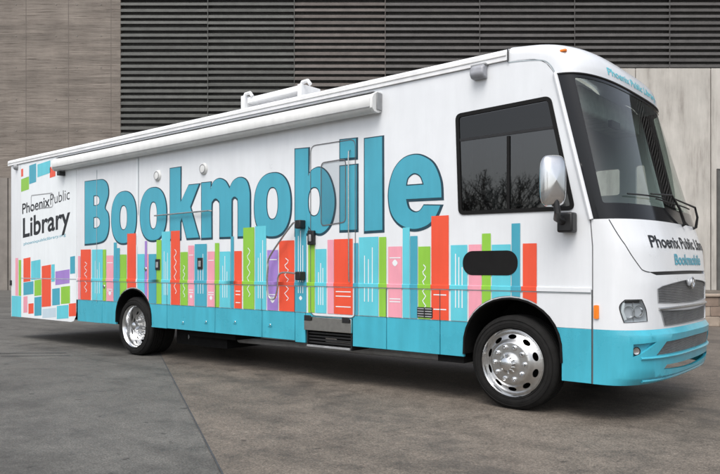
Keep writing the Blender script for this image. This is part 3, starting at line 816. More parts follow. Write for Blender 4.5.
# --- book spines
books = [('pink', 78.3, 80.6, 256), ('red', 81, 91, 249.5), ('cyan', 92.3, 103, 249.5), ('green', 103.2, 106.3, 249.5), ('pink', 106.8, 113.6, 255.5), ('teal', 114, 117, 242.5), ('teal', 117.1, 120, 248), ('green', 120.3, 126.8, 254.5),
 ('red', 127.5, 136.3, 233.5), ('paper', 136.5, 137.6, 245), ('cyan', 137.8, 144.9, 254), ('purple', 145.1, 147.3, 241), ('pink', 147.5, 148.9, 254), ('teal', 149.1, 156.5, 254), ('green', 156.8, 161.8, 240), ('cyan', 162, 170.5, 231.5), ('red', 171.2, 180.2, 230.8), ('green', 180.7, 188, 252),
 ('pink', 188.5, 194.3, 245.5), ('teal', 195, 207, 244), ('pink', 207.8, 215, 251.5), ('green', 215.2, 219.5, 243), ('cyan', 220, 230.6, 251.5), ('teal', 231, 234.1, 236.5), ('red', 234.6, 242, 251), ('green', 243.5, 254.6, 227.5), ('cyan', 255.4, 266.4, 226),
 ('purple', 267.5, 278.3, 250), ('red', 279.4, 294.6, 240.5), ('teal', 295.4, 306.6, 210), ('green', 308.5, 315, 242), ('cyan', 315.6, 326.6, 249), ('pink', 327.8, 334, 239.8), ('red', 334.3, 353, 239), ('teal', 354.2, 358.6, 243), ('cyan', 359.2, 378.6, 237), ('green', 379.4, 386.5, 237),
 ('pink', 388.5, 402.2, 246.5), ('cyan', 403, 410, 227.5), ('teal', 410.4, 417.8, 236), ('green', 418.5, 430.6, 246.5), ('red', 431.6, 449, 215.7), ('cyan', 451, 467.5, 245), ('pink', 469, 481.8, 244.5), ('green', 482.2, 491, 233.5), ('cyan', 492, 511, 244.5), ('teal', 511.8, 520.4, 223.4), ('red', 523, 537, 243.4)]
mb = MB(); dec = MB(); rail = MB()
for i, (c, a, e, t) in enumerate(books):
    xa, xb = S(a, 280)[0], S(e, 280)[0]; zt = S((a + e) / 2, t)[1]; zb = ZT + .006
    lo = [(xa, zb), (xb, zb)]
    if xb > -.62 and c != 'x' and a > 465:                     # cut the spines by the front wheel arch
        cx_, hw_ = -.045, .545
        def az(x):
            q = (x - cx_) / (hw_ + .008)
            return zb if abs(q) >= 1 else max(zb, WZ + .12 + (1.142 - WZ - .1) * math.sqrt(1 - q * q) ** .85)
        lo = [(xa + (xb - xa) * k / 10, az(xa + (xb - xa) * k / 10)) for k in range(11)]
    elif 113 < a < 151:
        cx_ = XW - .05; hw_ = .52
        def az(x):
            q = (x - cx_) / (hw_ + .008)
            return zb if abs(q) >= 1 else max(zb, WZ + .12 + (1.107 - WZ - .1) * math.sqrt(1 - q * q) ** .85)
        lo = [(xa + (xb - xa) * k / 10, az(xa + (xb - xa) * k / 10)) for k in range(11)]
    if a == 523:
        lo = lo + [(S(538.5, 300)[0], max(zb, 1.02))] if False else lo
    sheet(mb, [lo + [(xb, zt), (xa, zt)]], side, c, .0062)
    w = xb - xa; h = zt - zb; cx_ = (xa + xb) / 2
    # small printed ornaments
    if w > .14 and a < 465 and not 113 < a < 151:
        k = i % 6; m_d = 'paper'
        rr = random.random()
        if c in ('cyan', 'teal') and w > .15:
            for q in (.3, .5, .7):
                z0_ = zb + h * (.12 + .1 * rr); strip(dec, [(xa + w * q, z0_), (xa + w * q, z0_ + h * (.45 + .3 * random.random()))], .012, side, m_d if c == 'teal' else 'paper', .0076)
        elif c in ('green',) or (c == 'red' and k in (1, 4)):
            z0_ = zb + h * .15; n2 = 18
            strip(dec, [(cx_ + w * .13 * math.sin(q * 1.6), z0_ + h * .6 * q / n2) for q in range(n2 + 1)], .012, side, m_d, .0076)
        elif c in ('pink', 'purple'):
            for q in (.22, .26, .84): strip(dec, [(xa + .02, zb + h * q), (xb - .02, zb + h * q)], .012, side, m_d, .0076)
            sheet(dec, [sup(cx_ - w * .2, zb + h * (.72 if a > 380 else .12), cx_ + w * .2, zb + h * (.72 if a > 380 else .12) + w * .4, 1.4, 16)], side, m_d, .0076)
        else:
            for q in (.1, .24, .30): strip(dec, [(xa + .03, zb + h * q), (xb - .03, zb + h * q)], .012, side, m_d, .0076)
            if a == 279.4:
                for q in (.25, .5, .75): sheet(dec, [sup(xa + w * q - .02, zb + h * .165, xa + w * q + .02, zb + h * .165 + .04, 1.6, 12)], side, m_d, .0076)
    if True:
        nx = S(books[i + 1][1], 280)[0] if i + 1 < len(books) else xb; pv = S(books[i - 1][2], 280)[0] if i else xa
        xa_, xb_ = xa, xb
        if 0 < nx - xb < .09: xb_ = (xb + nx) / 2
        if 0 < xa - pv < .09: xa_ = (xa + pv) / 2
    if zt > 1.3: rail.prism([(-.0145, ZRAIL - .0235), (-.0145, ZRAIL + .0165), (-.008, ZRAIL + .0215), (-.008, ZRAIL - .0235)], xa_, xb_, c)
x_, z_ = S(301, 298); sheet(dec, [sup(x_ - .03, z_ - .03, x_ + .03, z_ + .03, 1.3, 14)], side, 'paper', .0076)
mural = part(mb, 'book_mural'); part(dec, 'spine_ornament', mural)
strip(dec2 := MB(), [(px0, ZRAIL), (px1, ZRAIL)], .014, side, 'greyprint', .0085); part(dec2, 'panel_joint')
mb = MB(); mb.prism([(-.013, ZRAIL - .024), (-.013, ZRAIL + .016), (0.0, ZRAIL + .020), (0.0, ZRAIL - .028)], px1 + .012, .788, 'white'); mb.box((px1 + .012, -.008, ZRAIL - .034), (.788, 0, ZRAIL - .0285), 'greyprint'); rr_ = part(mb, 'rub_rail')
part(rail, 'rail_graphic', rr_)

# --- seams, latches, vents, little lamps on the side
for px, ya, yb in ((97, 170, 302), (138.7, 157, 215)): mb = MB(); strip(mb, [(S(px, ya)[0], S(px, ya)[1]), (S(px, ya)[0], S(px, yb)[1])], .012, side, 'greyprint', .0078); part(mb, 'panel_seam')
mb = MB(); strip(mb, [(S(138.7, 280)[0] - .045, S(138.7, 158)[1]), (S(138.7, 280)[0] - .045, S(138.7, 236)[1])], .05, side, 'paper', .0014)
part(mb, 'cover_strip')
for px in (216, 262, 167.2, 440.3, 386.6, 295): mb = MB(); strip(mb, [(S(px, 300)[0], ZT), (S(px, 300)[0], ZRAIL - .03)], .010, side, 'seam', .0078); part(mb, 'panel_seam')
for px, py in ((158.3, 264.5), (200.8, 263.5)):
    x_, z_ = S(px, py); mb = MB(); mb.box((x_ - .06, -.02, z_ - .085), (x_ + .06, 0, z_ + .085), 'black'); mb.box((x_ - .03, -.028, z_ - .05), (x_ + .03, -.0205, z_ + .04), 'greyplastic'); part(mb, 'paddle_latch', bevel=.01)
for px, py in ((146, 269), (104.5, 286.5)):
    x_, z_ = S(px, py); mb = MB(); mb.lathe([(0, -.02), (.022, -.02), (.034, -.01), (.034, 0)], 'steel', (x_, 0, z_), 16); part(mb, 'key_lock')
for px, py in ((158, 175.8), (204, 169)):
    x_, z_ = S(px, py); mb = MB(); mb.lathe([(0, -.035), (.05, -.035), (.075, -.028), (.088, -.008), (.09, 0)], 'awning', (x_, 0, z_), 28); mb.lathe([(.055, -.036), (.062, -.039), (.068, -.034)], 'greyplastic', (x_, 0, z_), 28); part(mb, 'round_speaker')
mb = MB(); a_ = S(154.5, 215.7, -.05); b2 = S(209, 210.6, -.05)
mb.tube([(a_[0], 0, a_[1]), (a_[0], -.05, a_[1]), (b2[0], -.05, b2[1]), (b2[0], 0, b2[1])], .012, 'steel', 8); part(mb, 'grab_bar')
mb = MB(); v0 = S(417.5, 317.3); v1 = S(433, 308)
sheet(mb, [rrect(v0[0], v0[1], v1[0], v1[1] + .005, .01)], side, 'black', .0085, .002)
for i in range(4): z_ = v0[1] + (v1[1] - v0[1]) * (i + .5) / 4; mb.box((v0[0] + .01, -.016, z_ - .004), (v1[0] - .01, -.009, z_ + .008), 'greyplastic')
mb.box(((v0[0] + v1[0]) / 2 - .006, -.019, v0[1]), ((v0[0] + v1[0]) / 2 + .006, -.0165, v1[1]), 'black'); part(mb, 'furnace_vent')

# --- awning
ax0 = S(52, 165, -.16)[0]; ax1 = S(373, 100, -.16)[0]
az1 = S(366, 92.5, -.16)[1]; az0 = S(366, 112.5, -.16)[1]
prof = [(-.004, az1 + .01), (-.07, az1 + .005), (-.14, az1 - .03), (-.17, az1 - .08), (-.165, az0 + .05), (-.13, az0 + .01), (-.06, az0), (-.004, az0 + .02)]
mb = MB(); mb.prism(prof, ax0 + .03, ax1 - .045, 'awning'); aw = part(mb, 'awning', smooth=50)
for q in ((ax0, ax0 + .028), (ax1 - .043, ax1)): mb = MB(); mb.prism([(y - .006 if y < -.01 else y, z + (.006 if z > (az0 + az1) / 2 else -.006)) for y, z in prof], q[0], q[1], 'awning'); part(mb, 'end_cap', aw, bevel=.006)
mb = MB(); mb.box((ax0 + .03, -.176, az0 + .055), (ax1 - .045, -.1685, az0 + .063), 'greyplastic'); mb.box((ax0 + .03, -.1, az1 + .012), (ax1 - .045, -.006, az1 + .02), 'greyplastic'); part(mb, 'lead_bar', aw)
mb = MB(); mb.box((ax1 + .002, -.10, az0 + .03), (ax1 + .012, -.002, az1 + .0), 'greyplastic'); part(mb, 'bracket', aw, bevel=.006); mb = MB(); mb.box((ax0 + .10, -.12, az0 - .09), (ax0 + .2, -.004, az0 - .012), 'black'); part(mb, 'bracket', aw, bevel=.006)  # first bracket: thin grey strip standing in for the end cap's narrow shadow
# --- roof rack: bowed brackets and long bar, and an air conditioner hump
rk = 0.35
def RP(px, py): q = S(px, py, rk); return Vector((q[0], rk, q[1]))
mb = MB()
a0 = RP(247, 103.5); a1 = RP(300, 91)
mb.prism([(a0.x, a0.z), (a1.x, a1.z), (a1.x, a1.z + .085), (a0.x, a0.z + .085)], rk, rk + .35, 'roofwhite', 'y')
rack = part(mb, 'roof_rack', bevel=.012)
mb = MB(); mb.box((a0.x, rk + .02, 3.715), (a1.x, rk + .06, 3.735), 'roofwhite'); part(mb, 'rack_rail', rack)
for px, py in ((246, 94.5), (303, 82.5)):
    mb = MB(); p = RP(px, py)
    mb.box((p.x - .07, rk - .04, 3.70), (p.x + .0, rk + .35, p.z - .02), 'roofwhite')
    mb.tube([(p.x - .035, rk + .0, p.z - .04), (p.x - .01, rk, p.z + .005), (p.x + .09, rk, p.z + .01), (p.x + .14, rk, p.z - .05)], .028, 'roofwhite', 8)
    part(mb, 'rack_bracket', rack, bevel=.012)
mb = MB(); p = RP(312, 90)
mb.prism([(p.x - .1, 3.70), (p.x + 1.0, 3.70), (p.x + .75, 3.76), (p.x - .1, 3.80)], rk + .1, rk + .9, 'roofwhite', 'y'); part(mb, 'roof_fairing', bevel=.03)

# --- wheels
def disc_z(r, front):
    """dish profile: depth (y, + inward) of the wheel face at radius r"""
    T = [(0, -.075), (.075, -.075), (.09, -.055), (.11, -.045), (.208, -.04), (.222, -.026), (.245, -.002), (.295, .03), (.31, .045)] if front else \
        [(0, .05), (.06, .05), (.075, .10), (.09, .165), (.17, .17), (.19, .15), (.22, .16), (.29, .175), (.31, .18)]
    for a, b_ in zip(T, T[1:]):
        if r <= b_[0]: t = (r - a[0]) / (b_[0] - a[0]); return a[1] + t * (b_[1] - a[1])
    return T[-1][1]
def make_wheel(cx, y0, front, sg=1):
    R = .483; prof = [(.335, .03), (.345, .012), (.375, .0), (.415, .0), (.452, .018), (.468, .035), (R, .05)]
    for i in range(4):                                       # tread grooves
        w0 = .05 + i * .045; prof += [(R, w0 + .032), (R - .012, w0 + .034), (R - .012, w0 + .042), (R, w0 + .045)]
    prof += [(R, .25), (.46, .27), (.42, .285), (.335, .27)]
    def fl(pr): return [(r, y0 + sg * d) for r, d in pr]
    mb = MB(); mb.lathe(fl(prof), 'rubber', (cx, 0, WZ), 96)
    for v_i, q in enumerate(mb.v): mb.v[v_i] = (cx + (q[0] - cx) * (1.0 + max(0, .03 - q[2]) * .25), q[1], max(.0065, q[2]))
    for rr in (.362, .40, .438): mb.lathe(fl([(rr - .003, .0035), (rr, -.003), (rr + .003, .0035)]), 'rubber', (cx, 0, WZ), 72)
    w = part(mb, 'wheel', smooth=45)
    K = 10
    outer = [(.315 * math.cos(2 * PI * t / 80), .315 * math.sin(2 * PI * t / 80)) for t in range(80)]
    holes = []
    for h in range(K):
        a = 2 * PI * (h + .5) / K; rc = .266 if front else .252; hx, hz = (.024, .046) if front else (.022, .040)
        hp = []
        for t in range(14):
            q = 2 * PI * t / 14; lx, lz = hx * math.cos(q), hz * math.sin(q)
            hp.append(((rc + lx) * math.cos(a) - lz * math.sin(a), (rc + lx) * math.sin(a) + lz * math.cos(a)))
        holes.append(hp)
    mb = MB()
    def dm(a, b_, off): return (cx + a, y0 + sg * (disc_z(math.hypot(a, b_), front) - off), WZ + b_)
    sheet(mb, [outer] + holes, dm, 'alu', 0, .012, (.012, .012))
    mb.lathe(fl([(.30, .18 if not front else .05), (.312, .06 if front else .10), (.318, .035), (.338, .012), (.345, .004), (.342, .016), (.335, .05)]), 'chrome', (cx, 0, WZ), 80)
    part(mb, 'rim', w, smooth=40)
    d0 = disc_z(.14, front)
    for h in range(K if sg > 0 else 0):
        mb = MB()
        a = 2 * PI * h / K; rl_ = .166 if front else .142; x_, z_ = cx + rl_ * math.cos(a), WZ + rl_ * math.sin(a)
        o = []
        mb.lathe(fl([(0, d0 - .045), (.010, d0 - .045), (.019, d0 - .032), (.020, d0 - .008), (.027, d0 - .006), (.028, d0 + .004)]), 'chrome', (x_, 0, z_), 12); part(mb, 'lug_nut', w)
    mb = MB(); d0 = disc_z(0, front)
    mb.lathe(fl([(0, d0 - .065), (.04, d0 - .063), (.062, d0 - .05), (.072, d0 - .015), (.078, d0 + .01)]), 'chrome', (cx, 0, WZ), 32); part(mb, 'hub_cap', w)
    mb = MB(); mb.lathe(fl([(.0, .2), (.30, .2), (.33, .1)]), 'under', (cx, 0, WZ), 32); part(mb, 'brake_drum', w)
    return w
make_wheel(-.04, .022, True); make_wheel(XW - .09, .03, False)
make_wheel(-.04, 2.478, True, -1); make_wheel(XW - .09, 2.47, False, -1)
for y in (.315, 1.92):
    mb = MB(); mb.lathe([(.33, y), (.42, y - .005), (.47, y + .03), (.47, y + .20), (.42, y + .22), (.33, y + .22)], 'rubber', (XW - .09, 0, WZ), 64); part(mb, 'inner_wheel')
# --- underbody
mb = MB()
for y in (.75, 1.60): mb.box((XR + .35, y, .53), (.7, y + .1, .80), 'under')
mb.box((XR + .3, .66, .84), (.75, 1.84, .86), 'under'); mb.box((XW + .62, .04, .515), (ks0 - .02, 2.46, .862), 'under'); mb.box((ks0 - .02, .40, .515), (ks1 + .02, 2.46, .862), 'under'); mb.box((ks1 + .02, .04, .515), (-.66, 2.46, .862), 'under'); mb.box((XR + .3, .04, .50), (XW - .64, 2.46, .862), 'under')
for x_ in (0, XW): mb.tube([(x_, .3, WZ), (x_, 2.2, WZ)], .07, 'under', 10)
mb.box((XW - .2, 1.0, .32), (XW + .2, 1.5, .66), 'under')
mb.box((-5.6, .16, .40), (-4.5, .8, .86), 'under'); mb.box((-9.0, .5, .42), (-7.8, 2.0, .86), 'under')
mb.box((XW + .75, .28, .24), (XW + 2.0, .95, .86), 'under'); mb.box((-3.2, .9, .40), (-1.2, 1.6, .86), 'under'); mb.box((-.95, .05, .42), (-.62, .5, .85), 'under'); mb.box((.52, .06, .40), (.9, 2.4, .86), 'under')
mb.box((XR + .25, .08, .5), (-8.8, .12, .86), 'under')
mb.tube([(.3, .5, .42), (-4, .55, .36), (-5.6, .5, .36), (-5.8, .3, .36)], .05, 'greyplastic', 8)
part(mb, 'chassis')
# --- cab interior
mb = MB()
mb.box((-1.1, .66, 1.16), (.75, 1.84, 1.19), 'cabgrey'); mb.box((XR + .2, .05, 3.50), (.0, 2.45, 3.52), 'cabgrey')
mb.box((-1.15, .06, .9), (-1.10, 2.44, 3.5), 'cabgrey'); part(mb, 'cab_lining')
mb = MB(); dp = [(.15, 1.2), (.15, 1.55), (.3, 1.80), (.62, 1.93), (.98, 1.90), (.98, 1.2)]
mb.prism(dp, .35, 2.15, 'black', 'y'); mb.box((.35, .8, 1.93), (.55, 1.3, 2.02), 'cabgrey'); part(mb, 'dashboard', bevel=.02)
mb = MB()
cw = Vector((.18, 1.85, 1.98)); ringp = []
for t in range(25):
    a = 2 * PI * t / 24; ringp.append(cw + Vector((-.12 * math.sin(a), .22 * math.cos(a), .19 * math.sin(a))))
mb.tube(ringp, .016, 'black', 8); mb.tube([cw, cw + Vector((.2, 0, -.25))], .03, 'black', 8)
for a in (0, PI, PI * 1.5): mb.tube([cw, cw + Vector((-.12 * math.sin(a), .22 * math.cos(a), .19 * math.sin(a)))], .012, 'black', 6)
part(mb, 'steering_wheel')
for y in (.65, 1.85):
    mb = MB(); mb.box((-.75, y - .27, 1.35), (-.22, y + .27, 1.5), 'seat'); mb.box((-.6, y - .2, 1.19), (-.4, y + .2, 1.35), 'black'); st = part(mb, 'cab_seat', bevel=.04)
    mb = MB(); mb.prism([(-.86, 2.22), (-.74, 2.24), (-.60, 1.5), (-.74, 1.48)], y - .26, y + .26, 'seat', 'y'); mb.box((-.9, y - .14, 2.27), (-.79, y + .14, 2.46), 'seat'); part(mb, 'backrest', st, bevel=.04)
mb = MB(); mb.box((.25, .35, 3.02), (.55, 2.15, 3.28), 'trimwhite'); part(mb, 'overhead_console', bevel=.03)
mb = MB(); mb.box((.62, .9, 2.93), (.66, 1.15, 3.0), 'black'); part(mb, 'inside_mirror')
mb = MB(); mb.box((-1.09, .2, 1.0), (-1.06, 1.0, 3.2), 'trimwhite'); mb.box((-1.09, 1.3, 1.9), (-1.06, 2.3, 3.1), 'trimwhite'); part(mb, 'bulkhead_panel', bevel=.01)

# ================================================================== GROUND
def concrete(name, c0, c1, scale=1.0, streak=0):
    m, n, l, b = nmat(name)
    v = tc(n, l); a = noise(n, l, v, .22 * scale, 8, .62); c = noise(n, l, v, 2.2 * scale, 8, .7); g = noise(n, l, v, 55, 3, .6)
    base = ramp(n, l, a, [(.3, c0), (.7, c1)])
    st = ramp(n, l, c, [(.30, gray(.55)), (.48, gray(.95)), (.72, gray(1.22))])
    base = mix(n, l, 1.0, base, st, 'MULTIPLY')
    base = mix(n, l, 1.0, base, ramp(n, l, g, [(.25, gray(.80)), (.75, gray(1.16))]), 'MULTIPLY')
    # tyre polish and wet streaks, long in one direction
    v2 = tc(n, l, (.10, 1.1, 1), (0, 0, math.radians(18 if streak else -32))); s_ = noise(n, l, v2, 1.6, 6, .6)
    base = mix(n, l, 1.0, base, ramp(n, l, s_, [(.30, gray(.66)), (.48, gray(1.0)), (.8, gray(1.08))]), 'MULTIPLY')
    v3 = tc(n, l); vo = n.new('ShaderNodeTexVoronoi'); vo.feature = 'DISTANCE_TO_EDGE'; vo.inputs['Scale'].default_value = .33
    wr = noise(n, l, v3, 1.1, 5, .6); va = n.new('ShaderNodeVectorMath'); va.operation = 'ADD'; l.new(v3, va.inputs[0])
    cmb = n.new('ShaderNodeCombineXYZ'); l.new(wr, cmb.inputs[0]); l.new(a, cmb.inputs[1]); l.new(cmb.outputs[0], va.inputs[1]); l.new(va.outputs[0], vo.inputs['Vector'])
    base = mix(n, l, 1.0, base, ramp(n, l, vo.outputs['Distance'], [(.0, gray(.86)), (.003, gray(1.0))]), 'MULTIPLY')
    gr = noise(n, l, v, 17, 6, .75); base = mix(n, l, 1.0, base, ramp(n, l, gr, [(.30, gray(.74)), (.5, gray(1.0)), (.72, gray(1.24))]), 'MULTIPLY')
    fs_ = noise(n, l, v, 70, 3, .6); base = mix(n, l, 1.0, base, ramp(n, l, fs_, [(.30, gray(.55)), (.5, gray(1.0)), (.70, gray(1.55))]), 'MULTIPLY')
    wv = n.new('ShaderNodeTexWave'); wv.wave_type = 'RINGS'; wv.rings_direction = 'Z'; wv.inputs['Scale'].default_value = .10; wv.inputs['Distortion'].default_value = 1.4; wv.inputs['Detail'].default_value = 3; wv.inputs['Detail Scale'].default_value = .35
    mpw = n.new('ShaderNodeMapping'); mpw.inputs['Location'].default_value = (6.0, 11.0, 0); l.new(v, mpw.inputs[0]); l.new(mpw.outputs[0], wv.inputs[0])
    tm = ramp(n, l, wv.outputs['Fac'], [(.80, gray(0)), (.93, gray(1))]); br_ = ramp(n, l, noise(n, l, v, 1.3, 5, .7), [(.42, gray(0)), (.62, gray(.55))])
    tmm = mix(n, l, 1.0, tm, br_, 'MULTIPLY'); base = mix(n, l, tmm, base, (.035, .033, .031, 1))
    # sparse dark spots
    sp = noise(n, l, v, 6.5, 2, .4); base = mix(n, l, 1.0, base, ramp(n, l, sp, [(.25, gray(.45)), (.30, gray(1))]), 'MULTIPLY')
    l.new(base, b.inputs['Base Color'])
    l.new(ramp(n, l, c, [(.3, gray(.62)), (.7, gray(.86))]), b.inputs['Roughness'])
    bump(n, l, b, g, .35, .006)
    return m
M['asph'] = concrete('worn grey pavement', (.072, .0695, .063, 1), (.132, .129, .119, 1))
M['slab'] = concrete('warm worn concrete', (.088, .075, .061, 1), (.168, .144, .119, 1), 1.3, 1)
mb = MB(); mb.add([(-400, -400, 0), (400, -400, 0), (400, 400, 0), (-400, 400, 0)], [(0, 1, 2, 3)], 'asph')
g_ = mb.build('pavement', smooth=0); tag(g_, 'grey worn pavement under the rear of the bus', kind='structure')
ja = Vector(G(163, 360)); jb = Vector(G(203, 437)); jd = (jb - ja).normalized(); jn = Vector((-jd.y, jd.x))
if jn.dot(Vector((1, 0))) < 0: jn = -jn
A_ = ja + jd * 40; B_ = ja - jd * 30
mb = MB(); P4 = [A_ + jn * .0, A_ + jn * 45, B_ + jn * 45, B_]
mb.add([(p.x, p.y, .004) for p in P4], [(0, 1, 2, 3)], 'slab'); g2 = mb.build('concrete_slab', smooth=0); tag(g2, 'warm brown concrete slab under the front of the bus', kind='structure')
mb = MB(); jw = .012
pts = []
for i in range(141):
    p = B_ + (A_ - B_) * i / 140; pts.append((p.x, p.y))
strip(mb, pts, .014, lambda a, b_, o: (a, b_, o), 'seam', .008); g3 = mb.build('expansion_joint', smooth=0); tag(g3, 'dark expansion joint between the grey pavement and the brown slab', kind='structure')
mb = MB(); q0 = Vector(G(-30, 353.5)); q1 = Vector(G(66, 353)); strip(mb, [tuple(q0), tuple(q1)], .035, lambda a, b_, o: (a, b_, o), 'seam', .006)
q0 = Vector(G(-30, 356.8)); q1 = Vector(G(70, 355.6)); strip(mb, [tuple(q0), tuple(q1)], .03, lambda a, b_, o: (a, b_, o), 'seam', .006)
g4 = mb.build('pavement_groove', smooth=0); tag(g4, 'dark groove cut across the pavement at the left', kind='structure')

# ================================================================== BUILDING BEHIND
D = 45.0; sc_ = D / F
def WX(px): return (px - 360) * sc_
def WZ_(py): return CAM.z + (HOR - py) * sc_
bld = empty('building', W(0, D, 0)); bld.rotation_euler = (0, 0, math.atan2(Rt.y, Rt.x))
tag(bld, 'large concrete building with dark horizontal louvres behind the bus', 'building')
# in building space: x = lateral, y = away from viewer, z up
M['board'] = None
m, n, l, b = nmat('board formed concrete')
v = tc(n, l, (.45, 1, 15.0)); a = noise(n, l, v, 1.0, 9, .8); v2 = tc(n, l, (.9, .9, .5)); c = noise(n, l, v2, .8, 5, .6)
wv = n.new('ShaderNodeTexNoise'); wv.inputs['Scale'].default_value = 1.0; wv.inputs['Detail'].default_value = 2; l.new(tc(n, l, (.12, 1, 2.3)), wv.inputs['Vector'])
base = ramp(n, l, a, [(.36, (.075, .062, .052, 1)), (.47, (.195, .168, .145, 1)), (.62, (.27, .238, .205, 1))])
base = mix(n, l, 1.0, base, ramp(n, l, wv.outputs['Fac'], [(.38, gray(.80)), (.6, gray(1.05))]), 'MULTIPLY')
base = mix(n, l, 1.0, base, ramp(n, l, c, [(.3, gray(.82)), (.7, gray(1.1))]), 'MULTIPLY'); l.new(base, b.inputs['Base Color']); b.inputs['Roughness'].default_value = .9
bump(n, l, b, a, .5, .05); M['board'] = m
m, n, l, b = nmat('weathered pale concrete')
v = tc(n, l, (1.2, 1, .16)); a = noise(n, l, v, .9, 8, .68); c = noise(n, l, tc(n, l), .35, 6, .6)
base = ramp(n, l, a, [(.30, (.27, .25, .225, 1)), (.46, (.44, .42, .385, 1)), (.66, (.54, .52, .48, 1))])
base = mix(n, l, 1.0, base, ramp(n, l, c, [(.3, gray(.84)), (.6, gray(1.04))]), 'MULTIPLY')
tz = n.new('ShaderNodeTexCoord'); sx = n.new('ShaderNodeSeparateXYZ'); l.new(tz.outputs['Object'], sx.inputs[0])
l.new(base, b.inputs['Base Color']); b.inputs['Roughness'].default_value = .9; bump(n, l, b, a, .3, .03); M['pale'] = m
M['joint'] = plain('form joint', (.15, .13, .115, 1), .9, 0, .2, 3)
M['greycon'] = plain('grey wall concrete', (.22, .20, .18, 1), .9, 0, .25, 1.2)
M['slatA'] = plain('louvre slat grey', (.098, .100, .093, 1), .6, 0, .25, 1.5)
M['slatB'] = plain('louvre slat brown', (.135, .118, .108, 1), .6, 0, .25, 1.5)
M['slatC'] = plain('louvre slat dark', (.085, .081, .078, 1), .6, 0, .25, 1.5)
M['void'] = plain('louvre void', (.12, .12, .12, 1), .95)
def bpart(mb, name, parent=bld, **k): return mb.build(name, parent, **k)
def LX(px): return WX(px)
TOP = 26.0; xl = LX(-140); xa = LX(120.5); xr = LX(3195)
mb = MB(); mb.box((xl, 0, WZ_(178)), (xa, 3, TOP), 'board'); bw = bpart(mb, 'board_formed_wall')
mb = MB()
for px in (26, 68.5, 111):                       # formwork panel joints and tie holes
    x_ = LX(px); mb.box((x_ - .02, -.008, WZ_(178)), (x_ + .02, .01, TOP), 'joint')
for px in (16, 56, 77, 101):
    for k in range(6):
        z_ = WZ_(162 - 31.5 * k); x_ = LX(px)
        mb.lathe([(0, -.02), (.045, -.02), (.045, .01)], 'greycon', (x_, 0, z_), 12)
bpart(mb, 'tie_holes', bw)
mb = MB(); mb.box((xl, -.08, 0), (LX(8), 3, WZ_(178) - .01), 'greycon'); mb.box((LX(8) + .04, -.03, 0), (LX(560), 3, WZ_(178) - .01), 'greycon'); mb.box((LX(8), .04, 0), (LX(8) + .04, .5, WZ_(178) - .01), 'under'); bpart(mb, 'lower_wall')
zl = WZ_(68.5)
cols = [(120.5, 208, 'slatA', WZ_(178)), (208, 294.5, 'slatA', WZ_(178)), (294.5, 385.5, 'slatB', WZ_(178)), (385.5, 480, 'slatC', WZ_(178)), (480, 575, 'slatC', zl), (575, 670, 'slatC', zl), (670, 765, 'slatC', zl)] + [(765 + 135 * q, 900 + 135 * q, 'slatC', zl) for q in range(18)]
pitch = .405
for pa, pb, mt, z0 in cols:
    x0, x1 = LX(pa), LX(pb); mb = MB(); mb.box((x0, .30, z0), (x1, .6, TOP), 'void'); mb.box((x1 - .035, -.02, z0), (x1 + .0, .36, TOP), mt)
    lp = bpart(mb, 'louvre_panel')
    mb = MB(); z_ = WZ_(68.5) + .03 - math.floor((WZ_(68.5) - z0) / pitch) * pitch
    while z_ < TOP:
        j = random.uniform(-.018, .018); k_ = random.uniform(-.018, .018)
        mb.prism([(.0 + k_, z_ + .03 + j), (.0, z_ + .19 + j), (.03, z_ + .215 + j), (.28, z_ + .34), (.28, z_ + .30), (.03, z_ + .16 + j), (.02 + k_, z_ + .03 + j)], x0 + .005, x1 - .04, mt); z_ += pitch
    bpart(mb, 'slats', lp, smooth=20)
mb = MB(); xs_ = [LX(560), LX(635) , LX(710), LX(785), LX(860)] + [LX(935 + 110 * q) for q in range(24)]
for a_, b2 in zip(xs_, xs_[1:]): mb.box((a_ + .03, -.12, 0), (b2 - .03, 3, zl - .02), 'pale')
mb.box((LX(560), .0, 0), (LX(3195), .5, zl - .04), 'greycon')
cw_ = bpart(mb, 'concrete_wall', bevel=.02)
mb = MB(); mb.box((LX(716.5), -.2, 0), (LX(740), -.121, WZ_(170)), 'slatA'); dd = bpart(mb, 'tall_door', bevel=.01)
mb = MB(); mb.box((LX(715.6), -.23, 0), (LX(716.5), -.121, WZ_(169.2)), 'slatC'); mb.box((LX(715.6), -.23, WZ_(170)), (LX(740), -.121, WZ_(169.2)), 'slatC'); bpart(mb, 'door_frame', dd)
# the building's returns so that it is not a card: sides and roof slab
mb = MB(); mb.box((xl, 3, 0), (xr, 14, TOP - .5), 'greycon'); bpart(mb, 'rear_block')

# low block wall at the right
kb = empty('block_wall', W((700 - 360) / F * 17, 17, 0)); kb.rotation_euler = (0, 0, math.atan2(Rt.y, Rt.x))
tag(kb, 'low tan block wall beside the front of the bus', 'wall')
M['block'] = plain('tan block', (.34, .28, .225, 1), .9, 0, .3, 3); M['block2'] = plain('brown block', (.25, .19, .15, 1), .9, 0, .3, 3)
mb = MB(); rnd = random.Random(3)
for r in range(3):
    x_ = -1.2 + (.2 if r % 2 else 0)
    while x_ < 4.0:
        w = .42; mb.box((x_ + .006, rnd.uniform(-.01, .01), r * .245 + .004), (x_ + w - .006, .3, (r + 1) * .245 - .006), rnd.choice(['block', 'block', 'block2'])); x_ += w
mb.box((-1.2, .02, 0), (4.2, .28, .73), 'greycon')
mb.build('blocks', kb, bevel=.012)
mb = MB(); mb.box((-1.25, -.04, .735), (4.25, .34, .80), 'block'); mb.build('coping', kb, bevel=.012)

